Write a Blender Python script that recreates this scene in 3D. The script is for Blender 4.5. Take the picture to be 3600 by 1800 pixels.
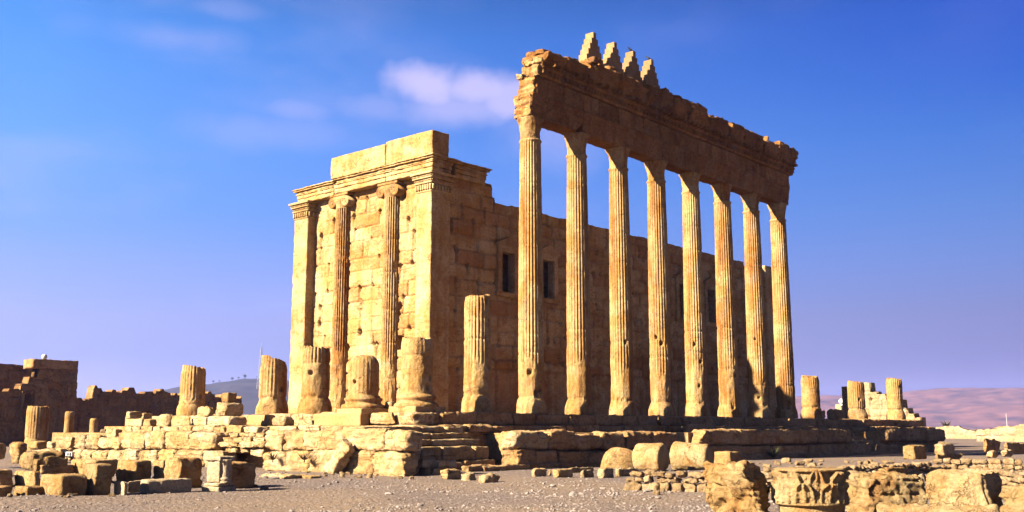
import bpy, math, random
import numpy as np
R = math.radians
scene = bpy.context.scene
for o in list(bpy.data.objects):
    bpy.data.objects.remove(o)

# ------------------------------------------------------------------ camera, sky, sun, exposure
cam_d = bpy.data.cameras.new("camera"); cam = bpy.data.objects.new("camera", cam_d)
scene.collection.objects.link(cam); scene.camera = cam
cam.location = (-30.95, -32.94, -0.72)
cam.rotation_euler = (R(90 + 9.583), 0, R(41.50 - 90))
cam_d.lens = 36.0; cam_d.sensor_width = 36.0; cam_d.clip_end = 20000; cam_d.clip_start = 0.1
SUN_AZ, SUN_EL = 160.5, 29.0                       # azimuth counted from +x towards +y
world = bpy.data.worlds.new("World"); scene.world = world; world.use_nodes = True
sun_d = bpy.data.lights.new("sun", 'SUN'); sun = bpy.data.objects.new("sun", sun_d)
scene.collection.objects.link(sun)
sun_d.energy = 5.0; sun_d.angle = R(0.53); sun_d.color = (1.0, 0.895, 0.70)
sun.rotation_euler = (R(90 - SUN_EL), 0, R(SUN_AZ + 90))
scene.view_settings.view_transform = 'Standard'; scene.view_settings.look = 'None'
scene.view_settings.exposure = 2.7; scene.view_settings.gamma = 1.0
scene.view_settings.use_curve_mapping = False
scene.cycles.max_bounces = 6; scene.cycles.diffuse_bounces = 1; scene.cycles.volume_bounces = 0

def sky_nodes():
    nt = world.node_tree; nt.nodes.clear(); L = nt.links.new
    out = nt.nodes.new('ShaderNodeOutputWorld'); bg = nt.nodes.new('ShaderNodeBackground')
    sky = nt.nodes.new('ShaderNodeTexSky'); sky.sky_type = 'NISHITA'; sky.sun_disc = False
    sky.sun_elevation = R(SUN_EL); sky.sun_rotation = R(90 - SUN_AZ)
    sky.air_density = 1.0; sky.dust_density = 0.6; sky.ozone_density = 2.0
    tc = nt.nodes.new('ShaderNodeTexCoord')
    def math_(op, a, b=None, c=None, clamp=False):
        n = nt.nodes.new('ShaderNodeMath'); n.operation = op; n.use_clamp = clamp
        for i, v in enumerate((a, b, c)):
            if v is None: continue
            if isinstance(v, (int, float)): n.inputs[i].default_value = v
            else: L(v, n.inputs[i])
        return n.outputs[0]
    def vec(op, a, b=None):
        n = nt.nodes.new('ShaderNodeVectorMath'); n.operation = op
        L(a, n.inputs[0])
        if b is not None:
            if isinstance(b, tuple): n.inputs[1].default_value = b
            else: L(b, n.inputs[1])
        return n.outputs['Value'] if op == 'DOT_PRODUCT' else n.outputs[0]
    D = tc.outputs['Generated']
    sep = nt.nodes.new('ShaderNodeSeparateXYZ'); L(D, sep.inputs[0])
    # air tint by height above the horizon, away from the sun and towards it
    def tint(stops):
        r = nt.nodes.new('ShaderNodeValToRGB'); L(sep.outputs['Z'], r.inputs[0]); e = r.color_ramp.elements
        e[0].position, e[0].color = stops[0]; e[1].position, e[1].color = stops[-1]
        for p, c in stops[1:-1]: q = e.new(p); q.color = c
        return r.outputs[0]
    sd = (math.cos(R(SUN_AZ)), math.sin(R(SUN_AZ)), 0.0)
    side = vec('DOT_PRODUCT', D, sd)
    sidef = nt.nodes.new('ShaderNodeMapRange'); L(side, sidef.inputs[0])
    sidef.inputs[1].default_value = -0.82; sidef.inputs[2].default_value = -0.05
    sidef.inputs[3].default_value = 0.0; sidef.inputs[4].default_value = 1.0
    sm = nt.nodes.new('ShaderNodeMix'); sm.data_type = 'RGBA'; L(sidef.outputs[0], sm.inputs[0])
    L(tint(SKY_FAR), sm.inputs[6]); L(tint(SKY_NEAR), sm.inputs[7])
    m0 = nt.nodes.new('ShaderNodeMix'); m0.data_type = 'RGBA'; m0.blend_type = 'MULTIPLY'
    m0.inputs[0].default_value = 1; L(sky.outputs[0], m0.inputs[6]); L(sm.outputs[2], m0.inputs[7])
    # clouds, fixed in the sky by direction
    nz = nt.nodes.new('ShaderNodeTexNoise'); nz.inputs['Scale'].default_value = 13
    nz.inputs['Detail'].default_value = 9; nz.inputs['Roughness'].default_value = 0.55
    L(D, nz.inputs['Vector'])
    nz2 = nt.nodes.new('ShaderNodeTexNoise'); nz2.inputs['Scale'].default_value = 5
    nz2.inputs['Detail'].default_value = 5; nz2.inputs['Roughness'].default_value = 0.5
    mp = nt.nodes.new('ShaderNodeMapping'); mp.inputs['Scale'].default_value = (1, 1, 2.6)
    L(D, mp.inputs[0]); L(mp.outputs[0], nz2.inputs['Vector'])
    def puff(cdir, rdir, udir, w, h, gain, soft, noise):
        a = math_('DIVIDE', math_('SUBTRACT', vec('DOT_PRODUCT', D, rdir), sum(x * y for x, y in zip(cdir, rdir))), w)
        b = math_('DIVIDE', math_('SUBTRACT', vec('DOT_PRODUCT', D, udir), sum(x * y for x, y in zip(cdir, udir))), h)
        d = math_('SQRT', math_('ADD', math_('MULTIPLY', a, a), math_('MULTIPLY', b, b)))
        d = math_('ADD', d, math_('MULTIPLY', math_('SUBTRACT', nz.outputs[0], 0.5), noise))
        front = math_('GREATER_THAN', vec('DOT_PRODUCT', D, cdir), 0.3)
        r = nt.nodes.new('ShaderNodeMapRange'); r.interpolation_type = 'SMOOTHSTEP'; L(d, r.inputs[0])
        r.inputs[1].default_value = 1.0 + soft * .25; r.inputs[2].default_value = 1.0 - soft
        r.inputs[3].default_value = 0; r.inputs[4].default_value = gain
        return math_('MULTIPLY', r.outputs[0], front)
    tot = None
    for args in CLOUDS:
        p = puff(*args)
        tot = p if tot is None else math_('MAXIMUM', tot, p)
    wr = nt.nodes.new('ShaderNodeMapRange'); L(nz2.outputs[0], wr.inputs[0]); wr.interpolation_type = 'SMOOTHSTEP'
    wr.inputs[1].default_value = 0.47; wr.inputs[2].default_value = 0.75; wr.inputs[3].default_value = 0; wr.inputs[4].default_value = 0.17
    wisps = math_('MULTIPLY', wr.outputs[0], math_('ADD', sidef.outputs[0], 0.1))
    tot = math_('MAXIMUM', tot, wisps, clamp=True)
    cm = nt.nodes.new('ShaderNodeMix'); cm.data_type = 'RGBA'; L(tot, cm.inputs[0])
    L(m0.outputs[2], cm.inputs[6]); cm.inputs[7].default_value = CLOUD_COL
    L(cm.outputs[2], bg.inputs[0]); bg.inputs[1].default_value = SKY_STRENGTH; L(bg.outputs[0], out.inputs[0])
SKY_STRENGTH = 0.05
SKY_FAR = [(0.000, (0.1129, 0.08029, 0.1655, 1)), (0.064, (0.1107, 0.08192, 0.1706, 1)), (0.102, (0.1356, 0.1059, 0.1946, 1)), (0.152, (0.1259, 0.1438, 0.2731, 1)), (0.202, (0.09972, 0.1627, 0.318, 1)), (0.263, (0.05254, 0.1507, 0.3665, 1)), (0.322, (0.01731, 0.1087, 0.3897, 1)), (0.368, (0.008741, 0.086, 0.3904, 1)), (0.420, (0.007072, 0.06365, 0.297, 1)), (0.560, (0.003536, 0.02475, 0.1061, 1))]
SKY_NEAR = [(0.000, (0.3282, 0.2812, 0.523, 1)), (0.066, (0.3218, 0.287, 0.5392, 1)), (0.101, (0.4083, 0.3393, 0.5828, 1)), (0.151, (0.394, 0.3858, 0.7018, 1)), (0.201, (0.3069, 0.4226, 0.7949, 1)), (0.262, (0.3151, 0.4943, 0.8536, 1)), (0.321, (0.2841, 0.5194, 0.8579, 1)), (0.366, (0.2274, 0.5006, 0.8444, 1)), (0.420, (0.1414, 0.3536, 0.6011, 1)), (0.560, (0.03536, 0.09194, 0.198, 1))]
CLOUD_COL = (2.35, 2.1, 3.2, 1)
CLOUDS = []
CLOUDS = [((0.6531, 0.6839, 0.3252), (0.7232, -0.6907, 0.0), (-0.2246, -0.2351, 0.9457), 0.0481, 0.0269, 0.8, 0.75, 1.9), ((0.6833, 0.6546, 0.3235), (0.6918, -0.7221, 0.0), (-0.2336, -0.2238, 0.9462), 0.05, 0.0238, 0.75, 0.75, 1.9), ((0.7117, 0.6286, 0.3136), (0.662, -0.7495, 0.0), (-0.2351, -0.2076, 0.9495), 0.05, 0.0231, 0.7, 0.75, 1.7), ((0.6795, 0.6668, 0.3061), (0.7004, -0.7138, 0.0), (-0.2185, -0.2144, 0.952), 0.0885, 0.0231, 0.5, 0.9, 1.6), ((0.6245, 0.7194, 0.304), (0.7552, -0.6555, 0.0), (-0.1993, -0.2296, 0.9527), 0.0577, 0.0154, 0.25, 0.95, 1.8), ((0.4626, 0.8141, 0.351), (0.8694, -0.4941, 0.0), (-0.1734, -0.3052, 0.9364), 0.0654, 0.0173, 0.22, 0.95, 1.8), ((0.5615, 0.7719, 0.2981), (0.8087, -0.5883, 0.0), (-0.1753, -0.241, 0.9545), 0.0423, 0.0135, 0.25, 0.95, 1.8), ((0.542, 0.7936, 0.2766), (0.8258, -0.564, 0.0), (-0.156, -0.2284, 0.961), 0.1077, 0.0212, 0.18, 0.95, 1.6), ((0.7451, 0.6016, 0.288), (0.6282, -0.778, 0.0), (-0.224, -0.1809, 0.9576), 0.0692, 0.05, 0.3, 0.95, 1.4), ((0.4883, 0.7857, 0.3799), (0.8493, -0.5279, 0.0), (-0.2005, -0.3226, 0.925), 0.05, 0.0108, 0.16, 0.95, 1.6)]
sky_nodes()
# ------------------------------------------------------------------ numpy noise and mesh helpers
def _h(ix, iy, iz, s):
    with np.errstate(over='ignore'):
        h = (ix.astype(np.uint32) * np.uint32(374761393) + iy.astype(np.uint32) * np.uint32(668265263)
             + iz.astype(np.uint32) * np.uint32(2147483647) + np.uint32((s * 1274126177) & 0xffffffff))
        h = (h ^ (h >> np.uint32(13))) * np.uint32(1274126177)
        h = h ^ (h >> np.uint32(16))
        h = h * np.uint32(2246822519); h = h ^ (h >> np.uint32(15))
    return h.astype(np.float64) / 4294967295.0
def vnoise(P, s=0):
    P = np.asarray(P, float); i = np.floor(P).astype(np.int64); f = P - i; u = f * f * (3 - 2 * f)
    r = 0
    for a in (0, 1):
        wa = u[..., 0] if a else 1 - u[..., 0]
        for b in (0, 1):
            wb = u[..., 1] if b else 1 - u[..., 1]
            for c in (0, 1):
                wc = u[..., 2] if c else 1 - u[..., 2]
                r = r + wa * wb * wc * _h(i[..., 0] + a, i[..., 1] + b, i[..., 2] + c, s)
    return r * 2 - 1
def fbm(P, s=0, o=3, g=0.5):
    r = 0; a = 1; P = np.asarray(P, float)
    for k in range(o):
        r = r + a * vnoise(P, s + k * 17); P = P * 2.03 + 3.7; a *= g
    return r
def sstep(a, b, x):
    t = np.clip((x - a) / (b - a), 0, 1); return t * t * (3 - 2 * t)
def mk(name, V, F, mat, parent=None, loc=None, rot=None, smooth=True, tone=None):
    """one mesh object; F is a list of index arrays (n,3) or (n,4)"""
    if isinstance(F, np.ndarray): F = [F]
    me = bpy.data.meshes.new(name); V = np.ascontiguousarray(V, dtype=np.float32)
    F = [np.asarray(f, dtype=np.int32) for f in F if len(f)]
    me.vertices.add(len(V)); me.vertices.foreach_set('co', V.ravel())
    li = np.concatenate([f.ravel() for f in F]); tot = np.concatenate([np.full(len(f), f.shape[1]) for f in F]).astype(np.int32)
    st = np.concatenate([[0], np.cumsum(tot)[:-1]]).astype(np.int32)
    me.loops.add(len(li)); me.loops.foreach_set('vertex_index', li)
    me.polygons.add(len(tot)); me.polygons.foreach_set('loop_start', st); me.polygons.foreach_set('loop_total', tot)
    me.polygons.foreach_set('use_smooth', np.full(len(tot), smooth))
    me.update(calc_edges=True)
    if tone is not None: me.attributes.new('tone', 'FLOAT', 'POINT').data.foreach_set('value', np.ascontiguousarray(tone, dtype=np.float32))
    if mat: me.materials.append(mat)
    o = bpy.data.objects.new(name, me); scene.collection.objects.link(o)
    if parent: o.parent = parent
    if loc is not None: o.location = loc
    if rot is not None: o.rotation_euler = rot if isinstance(rot, tuple) else (0, 0, rot)
    return o
def tag(o, label, cat, group=None):
    o['label'] = label; o['category'] = cat
    if group: o['group'] = group
    return o
def empty(name, label, cat, loc=(0, 0, 0), rotz=0, group=None):
    o = bpy.data.objects.new(name, None); scene.collection.objects.link(o)
    o.location = loc; o.rotation_euler = (0, 0, rotz); o.empty_display_size = .3
    return tag(o, label, cat, group)
def grid_f(nu, nv, wu=False):
    i = np.arange(nu if wu else nu - 1); j = np.arange(nv - 1); I, J = np.meshgrid(i, j, indexing='ij')
    a = I * nv + J; b = ((I + 1) % nu) * nv + J
    return np.stack([a, b, b + 1, a + 1], -1).reshape(-1, 4)
_cc = {}
def cube_grid(nx, ny, nz):
    k = (nx, ny, nz)
    if k in _cc: return _cc[k]
    n = k; Vs = []; Fs = []; off = 0
    for ax in range(3):
        u, v = [(1, 2), (2, 0), (0, 1)][ax]
        for sg in (-1, 1):
            a = np.linspace(-1, 1, n[u] + 1); b = np.linspace(-1, 1, n[v] + 1)
            A, B = np.meshgrid(a, b, indexing='ij'); P = np.zeros(A.shape + (3,))
            P[..., u] = A; P[..., v] = B; P[..., ax] = sg
            f = grid_f(n[u] + 1, n[v] + 1)
            if sg < 0: f = f[:, ::-1]
            Vs.append(P.reshape(-1, 3)); Fs.append(f + off); off += A.size
    V = np.concatenate(Vs); F = np.concatenate(Fs)
    _, idx, inv = np.unique(np.round(V * 1e5).astype(np.int64), axis=0, return_index=True, return_inverse=True)
    _cc[k] = (V[idx], inv.ravel()[F]); return _cc[k]
def stone(lx, ly, lz, res=.08, rad=.08, amp=.03, seed=0, chips=2, strata=0.0, joints=(), freq=1.0, prof=None, taper=0.0):
    """weathered block, base at z = 0, centred in x and y"""
    n = [int(np.clip(round(l / res), 5, 46)) for l in (lx, ly, lz)]
    P, F = cube_grid(*n); half = np.array([lx, ly, lz]) / 2; rad = min(rad, .92 * half.min())
    q = P * half; inner = half - rad; c = np.clip(q, -inner, inner); d = q - c
    ln = np.linalg.norm(d, axis=1, keepdims=True); nrm = d / np.maximum(ln, 1e-9); V = c + nrm * rad
    rs = np.random.RandomState(seed * 7 + 11)
    for k in range(chips):
        t = rs.normal(size=3); t[2] = abs(t[2]) * (1 if rs.rand() < .7 else -1); t /= np.linalg.norm(t)
        ext = (np.abs(t) * half).sum(); h = ext * rs.uniform(.72, .92); e = V @ t - h
        V = V - np.maximum(e, 0)[:, None] * t * .9
    fr = freq * 2.2 / max(.35, min(1.2, half.mean() * 2)); off = rs.uniform(0, 99, 3)
    if amp:
        N = V * fr + off
        dn = np.stack([fbm(N, seed, 4, .55), fbm(N + 31.3, seed + 5, 4, .55), fbm(N + 77.7, seed + 9, 4, .55)], 1)
        V = V + dn * amp * np.array([1, 1, .8])
        rid = -np.abs(fbm(V * 3.4 * freq + off, seed + 3, 3, .6))[:, None] * amp * .95 + fbm(V * 11 + off, seed + 6, 2)[:, None] * amp * .35
        V = V + nrm * rid
    if strata:
        zz = np.stack([V[:, 0] * .8, V[:, 1] * .8, V[:, 2] * 9], 1) + off
        s = sstep(.02, .4, fbm(zz, seed + 2, 3, .6))[:, None] * 1.2; hz = nrm * np.array([1, 1, .15]); V = V - hz * s * strata
    V = V + np.array([0, 0, lz / 2])
    if taper: V[:, :2] *= (1 - taper * V[:, 2:3] / lz)
    for jz in joints:
        g = np.exp(-((V[:, 2] - jz) / (res * .75)) ** 2)[:, None]; V[:, :2] -= nrm[:, :2] * g * .035
    if prof is not None: V[:, 1] *= prof(np.clip(V[:, 2] / lz, 0, 1))
    return V, F
def merge(parts):
    Vs = []; Fs = []; off = 0
    for V, F in parts:
        for f in (F if isinstance(F, list) else [F]): Fs.append(np.asarray(f) + off)
        Vs.append(V); off += len(V)
    return np.concatenate(Vs), Fs
def box(x0, x1, y0, y1, z0, z1):
    V = np.array([[x, y, z] for x in (x0, x1) for y in (y0, y1) for z in (z0, z1)], float)
    return V, np.array([[0, 1, 3, 2], [4, 6, 7, 5], [0, 4, 5, 1], [2, 3, 7, 6], [0, 2, 6, 4], [1, 5, 7, 3]])
def rotz(V, a):
    c, s = math.cos(a), math.sin(a); W = V.copy(); W[:, 0] = V[:, 0] * c - V[:, 1] * s; W[:, 1] = V[:, 0] * s + V[:, 1] * c; return W
def tube(zs, nth, rf, cap=True, capnoise=0.0, seed=0):
    """surface of revolution with radius function rf(theta, z) (arrays nth x nz); top closed"""
    th = np.arange(nth) * 2 * math.pi / nth; T, Z = np.meshgrid(th, zs, indexing='ij')
    r = rf(T, Z); r, Zo = r if isinstance(r, tuple) else (r, Z)
    V = np.stack([r * np.cos(T), r * np.sin(T), Zo], -1).reshape(-1, 3); nz = len(zs); F = [grid_f(nth, nz, True)]
    if cap:
        top = np.arange(nth) * nz + nz - 1; prev = top; rings = 5
        for k in range(1, rings):
            q = V[top] * np.array([1 - k / rings, 1 - k / rings, 1])
            q[:, 2] = V[top][:, 2] * (1 - k / rings) + V[top][:, 2].mean() * k / rings + capnoise * fbm(q * 3.1 + seed, seed, 3)
            i0 = len(V); V = np.concatenate([V, q]); cur = i0 + np.arange(nth)
            F.append(np.stack([prev, np.roll(prev, -1), np.roll(cur, -1), cur], 1)); prev = cur
        c = len(V); V = np.concatenate([V, [V[prev].mean(0)]])
        F.append(np.stack([prev, np.roll(prev, -1), np.full(nth, c)], 1))
    return V, F
def stick(p0, p1, r0, r1=None, n=5):
    p0 = np.array(p0, float); p1 = np.array(p1, float); r1 = r0 if r1 is None else r1
    d = p1 - p0; d /= np.linalg.norm(d) + 1e-9; a = np.cross(d, [0.3, .2, .93]); a /= np.linalg.norm(a) + 1e-9; b = np.cross(d, a)
    t = np.arange(n) * 2 * math.pi / n; ring = np.cos(t)[:, None] * a + np.sin(t)[:, None] * b
    V = np.concatenate([p0 + ring * r0, p1 + ring * r1]); i = np.arange(n); j = (i + 1) % n
    return V, [np.stack([i, j, j + n, i + n], 1), np.array([np.arange(n)[::-1].tolist(), (np.arange(n) + n).tolist()])]

# ------------------------------------------------------------------ materials
def stone_mat(name, c1, c2, stain, dark, bump=.7, scale=1.0, vert=0.0, stain_amt=.5, strata=.5, rough=.95, var=.14, pits=.6, crack=.6, grime=0.0, fdark=.58, patina=.5):
    """weathered limestone: cream to orange patches, strata lines, pits, cracks; 'tone' on the mesh varies block by block"""
    c1, c2, stain, dark = (tuple(v * k for v, k in zip(c, (.455, .425, .39))) for c in (c1, c2, stain, dark))
    m = bpy.data.materials.new(name); m.use_nodes = True; nt = m.node_tree; L = nt.links.new; N = nt.nodes.new
    b = nt.nodes['Principled BSDF']; b.inputs['Roughness'].default_value = rough; b.inputs['Specular IOR Level'].default_value = .1
    tc = N('ShaderNodeTexCoord'); oi = N('ShaderNodeObjectInfo'); at = N('ShaderNodeAttribute'); at.attribute_name = 'tone'
    mo = N('ShaderNodeVectorMath'); mo.operation = 'MULTIPLY'; L(oi.outputs['Random'], mo.inputs[0]); mo.inputs[1].default_value = (37, 53, 71)
    ad = N('ShaderNodeVectorMath'); ad.operation = 'ADD'; L(tc.outputs['Object'], ad.inputs[0]); L(mo.outputs[0], ad.inputs[1])
    def noise(s, det=4, ro=.55, sc=(1, 1, 1), dist=0, color=False):
        mp = N('ShaderNodeMapping'); mp.inputs['Scale'].default_value = sc; L(ad.outputs[0], mp.inputs[0])
        n = N('ShaderNodeTexNoise'); n.inputs['Scale'].default_value = s * scale; n.inputs['Detail'].default_value = det
        n.inputs['Roughness'].default_value = ro; n.inputs['Distortion'].default_value = dist; L(mp.outputs[0], n.inputs['Vector'])
        return n.outputs[1 if color else 0]
    def rng(v, a, z, lo=0, hi=1):
        r = N('ShaderNodeMapRange'); L(v, r.inputs[0])
        for i, x in enumerate((a, z, lo, hi)): r.inputs[i + 1].default_value = x
        return r.outputs[0]
    def mul(a, k, add=0.0):
        x = N('ShaderNodeMath'); x.operation = 'MULTIPLY_ADD'; L(a, x.inputs[0])
        if isinstance(k, float): x.inputs[1].default_value = k
        else: L(k, x.inputs[1])
        if isinstance(add, float): x.inputs[2].default_value = add
        else: L(add, x.inputs[2])
        return x.outputs[0]
    def mix(fac, a, c, mode='MIX'):
        x = N('ShaderNodeMix'); x.data_type = 'RGBA'; x.blend_type = mode
        if isinstance(fac, float): x.inputs[0].default_value = fac
        else: L(fac, x.inputs[0])
        for i, v in ((6, a), (7, c)):
            if isinstance(v, tuple): x.inputs[i].default_value = v + (1,)
            else: L(v, x.inputs[i])
        return x.outputs[2]
    big = noise(.6, 6, .62, dist=.5); col = mix(rng(big, .38, .60), c1, c2)
    st = noise(.85, 6, .66, (1.6, 1.6, .16) if vert else (1, 1, 1), .9)
    col = mix(rng(st, .50, .64, 0, stain_amt), col, stain)
    col = mix(mul(at.outputs['Fac'], .6), col, stain)
    gp = noise(.75, 6, .68, dist=.6); col = mix(rng(gp, .53, .70, 0, patina), col, tuple(.55 * v + .45 * k for v, k in zip(dark, (.30, .25, .18))))
    if grime:
        gn = noise(1.3, 5, .65, (1.5, 1.5, .12), .4); col = mix(rng(gn, .52, .68, 0, grime), col, dark)
    fi = noise(7, 8, .74); col = mix(rng(fi, .30, .54, fdark, 0), col, dark); col = mix(rng(fi, .55, .75, 0, .35), col, c1)
    sn = noise(1.5, 6, .68, (.8, .8, 8), .35); sl = rng(sn, .57, .66, 0, strata); col = mix(mul(sl, .75), col, dark)
    vo = N('ShaderNodeTexVoronoi'); vo.inputs['Scale'].default_value = 5.5 * scale; L(ad.outputs[0], vo.inputs['Vector'])
    pt = mul(rng(vo.outputs['Distance'], .08, .22, 1, 0), rng(noise(2.2, 3, .6), .5, .6, 0, pits)); col = mix(mul(pt, .8), col, dark)
    ww = N('ShaderNodeVectorMath'); ww.operation = 'MULTIPLY_ADD'; L(noise(2.4, 5, .6, color=True), ww.inputs[0]); ww.inputs[1].default_value = (.5, .5, .5); L(ad.outputs[0], ww.inputs[2])
    ve = N('ShaderNodeTexVoronoi'); ve.feature = 'DISTANCE_TO_EDGE'; ve.inputs['Scale'].default_value = 1.3 * scale; L(ww.outputs[0], ve.inputs['Vector'])
    cr = mul(rng(ve.outputs['Distance'], .006, .028, 1, 0), rng(noise(1.1, 3, .6), .5, .58, 0, crack)); col = mix(mul(cr, .9), col, dark)
    vr = N('ShaderNodeCombineColor'); rv = rng(oi.outputs['Random'], 0, 1, 1 - var, 1 + var)
    for i in range(3): L(rv, vr.inputs[i])
    col = mix(1.0, col, vr.outputs[0], 'MULTIPLY'); L(col, b.inputs['Base Color'])
    h = mul(noise(4.5, 11, .74), 1.0); h = mul(sl, -.30, h); h = mul(pt, -.45, h); h = mul(cr, -.6, h)
    bp = N('ShaderNodeBump'); bp.inputs['Strength'].default_value = bump; bp.inputs['Distance'].default_value = .16; L(h, bp.inputs['Height'])
    L(bp.outputs[0], b.inputs['Normal']); return m
def plain_mat(name, c, rough=.8, c2=None, sc=3.0, bump=0.0, metal=0.0):
    m = bpy.data.materials.new(name); m.use_nodes = True; nt = m.node_tree; b = nt.nodes['Principled BSDF']
    b.inputs['Roughness'].default_value = rough; b.inputs['Metallic'].default_value = metal; b.inputs['Specular IOR Level'].default_value = .2
    tc = nt.nodes.new('ShaderNodeTexCoord'); n = nt.nodes.new('ShaderNodeTexNoise'); n.inputs['Scale'].default_value = sc; n.inputs['Detail'].default_value = 5
    nt.links.new(tc.outputs['Object'], n.inputs['Vector']); r = nt.nodes.new('ShaderNodeValToRGB')
    r.color_ramp.elements[0].position = .35; r.color_ramp.elements[1].position = .68
    r.color_ramp.elements[0].color = c + (1,); r.color_ramp.elements[1].color = (c2 or tuple(x * .7 for x in c)) + (1,)
    nt.links.new(n.outputs[0], r.inputs[0]); nt.links.new(r.outputs[0], b.inputs['Base Color'])
    if bump:
        bp = nt.nodes.new('ShaderNodeBump'); bp.inputs['Strength'].default_value = bump; nt.links.new(n.outputs[0], bp.inputs['Height']); nt.links.new(bp.outputs[0], b.inputs['Normal'])
    return m
M = {}
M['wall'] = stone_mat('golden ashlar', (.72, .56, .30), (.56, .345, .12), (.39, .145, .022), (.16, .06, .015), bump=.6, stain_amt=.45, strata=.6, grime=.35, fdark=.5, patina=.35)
M['column'] = stone_mat('column stone', (.57, .40, .19), (.45, .25, .075), (.32, .11, .018), (.11, .045, .015), bump=.55, vert=1, stain_amt=.85, strata=.25, grime=.3)
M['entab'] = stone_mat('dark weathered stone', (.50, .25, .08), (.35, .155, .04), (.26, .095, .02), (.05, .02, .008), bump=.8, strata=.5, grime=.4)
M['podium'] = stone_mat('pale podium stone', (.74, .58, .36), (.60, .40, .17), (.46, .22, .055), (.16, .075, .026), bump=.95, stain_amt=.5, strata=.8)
M['shade'] = stone_mat('shade toned podium stone', (.68, .44, .21), (.54, .31, .125), (.42, .195, .06), (.11, .052, .018), bump=.95, strata=.7)  # podium stone with shade put into its colour, for blocks out of the sun
M['block'] = stone_mat('orange block stone', (.66, .475, .235), (.52, .31, .11), (.42, .165, .035), (.13, .055, .018), bump=.95, scale=1.7, stain_amt=.65, strata=.4, patina=.3, fdark=.48)
M['cream'] = stone_mat('cream carved stone', (.70, .54, .30), (.60, .39, .16), (.47, .2, .045), (.16, .075, .026), bump=1.0, scale=1.9, stain_amt=.6, strata=.3, patina=.2, fdark=.45)
M['marble'] = stone_mat('white grey marble', (.66, .55, .38), (.55, .43, .27), (.43, .27, .12), (.14, .09, .05), bump=.6, scale=2, stain_amt=.4, strata=.3)
M['mould'] = stone_mat('new cut moulded stone', (.58, .38, .175), (.53, .33, .135), (.48, .26, .09), (.2, .1, .04), bump=.25, stain_amt=.3, strata=.15, pits=.2, crack=.1)
M['merlon'] = stone_mat('restored sandy masonry', (.46, .30, .15), (.37, .22, .10), (.29, .15, .055), (.16, .09, .04), bump=.3, stain_amt=.4, strata=.2, pits=.3, crack=.2, grime=.3)
M['court'] = stone_mat('dark court wall', (.64, .39, .18), (.48, .27, .11), (.38, .18, .06), (.05, .025, .01), bump=.9, scale=.7, strata=.6, grime=.3)
M['far'] = stone_mat('pale far ashlar', (.54, .44, .30), (.45, .34, .21), (.45, .27, .10), (.18, .1, .05), bump=.6, scale=.6)
M['rock'] = stone_mat('rubble stone', (.56, .42, .26), (.45, .30, .15), (.38, .2, .08), (.14, .08, .04), bump=.8, scale=2)
M['bird'] = plain_mat('dark plumage', (.02, .02, .025), .6)
M['black'] = plain_mat('black paint', (.012, .012, .014), .6)
M['white'] = plain_mat('white paint', (.36, .35, .33), .7, (.3, .29, .27))
M['steel'] = plain_mat('grey lattice steel', (.2, .19, .2), .6)
M['leaf'] = plain_mat('dry shrub leaves', (.05, .045, .018), .9, (.03, .035, .014))
M['twig'] = plain_mat('dry twig', (.1, .065, .035), .9)
M['hill'] = plain_mat('bare mauve hill earth', (.10, .044, .034), .95, (.03, .015, .016), .02)
M['hill2'] = plain_mat('dusty blue hill earth', (.022, .019, .022), .95, (.011, .01, .014), .02)
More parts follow.
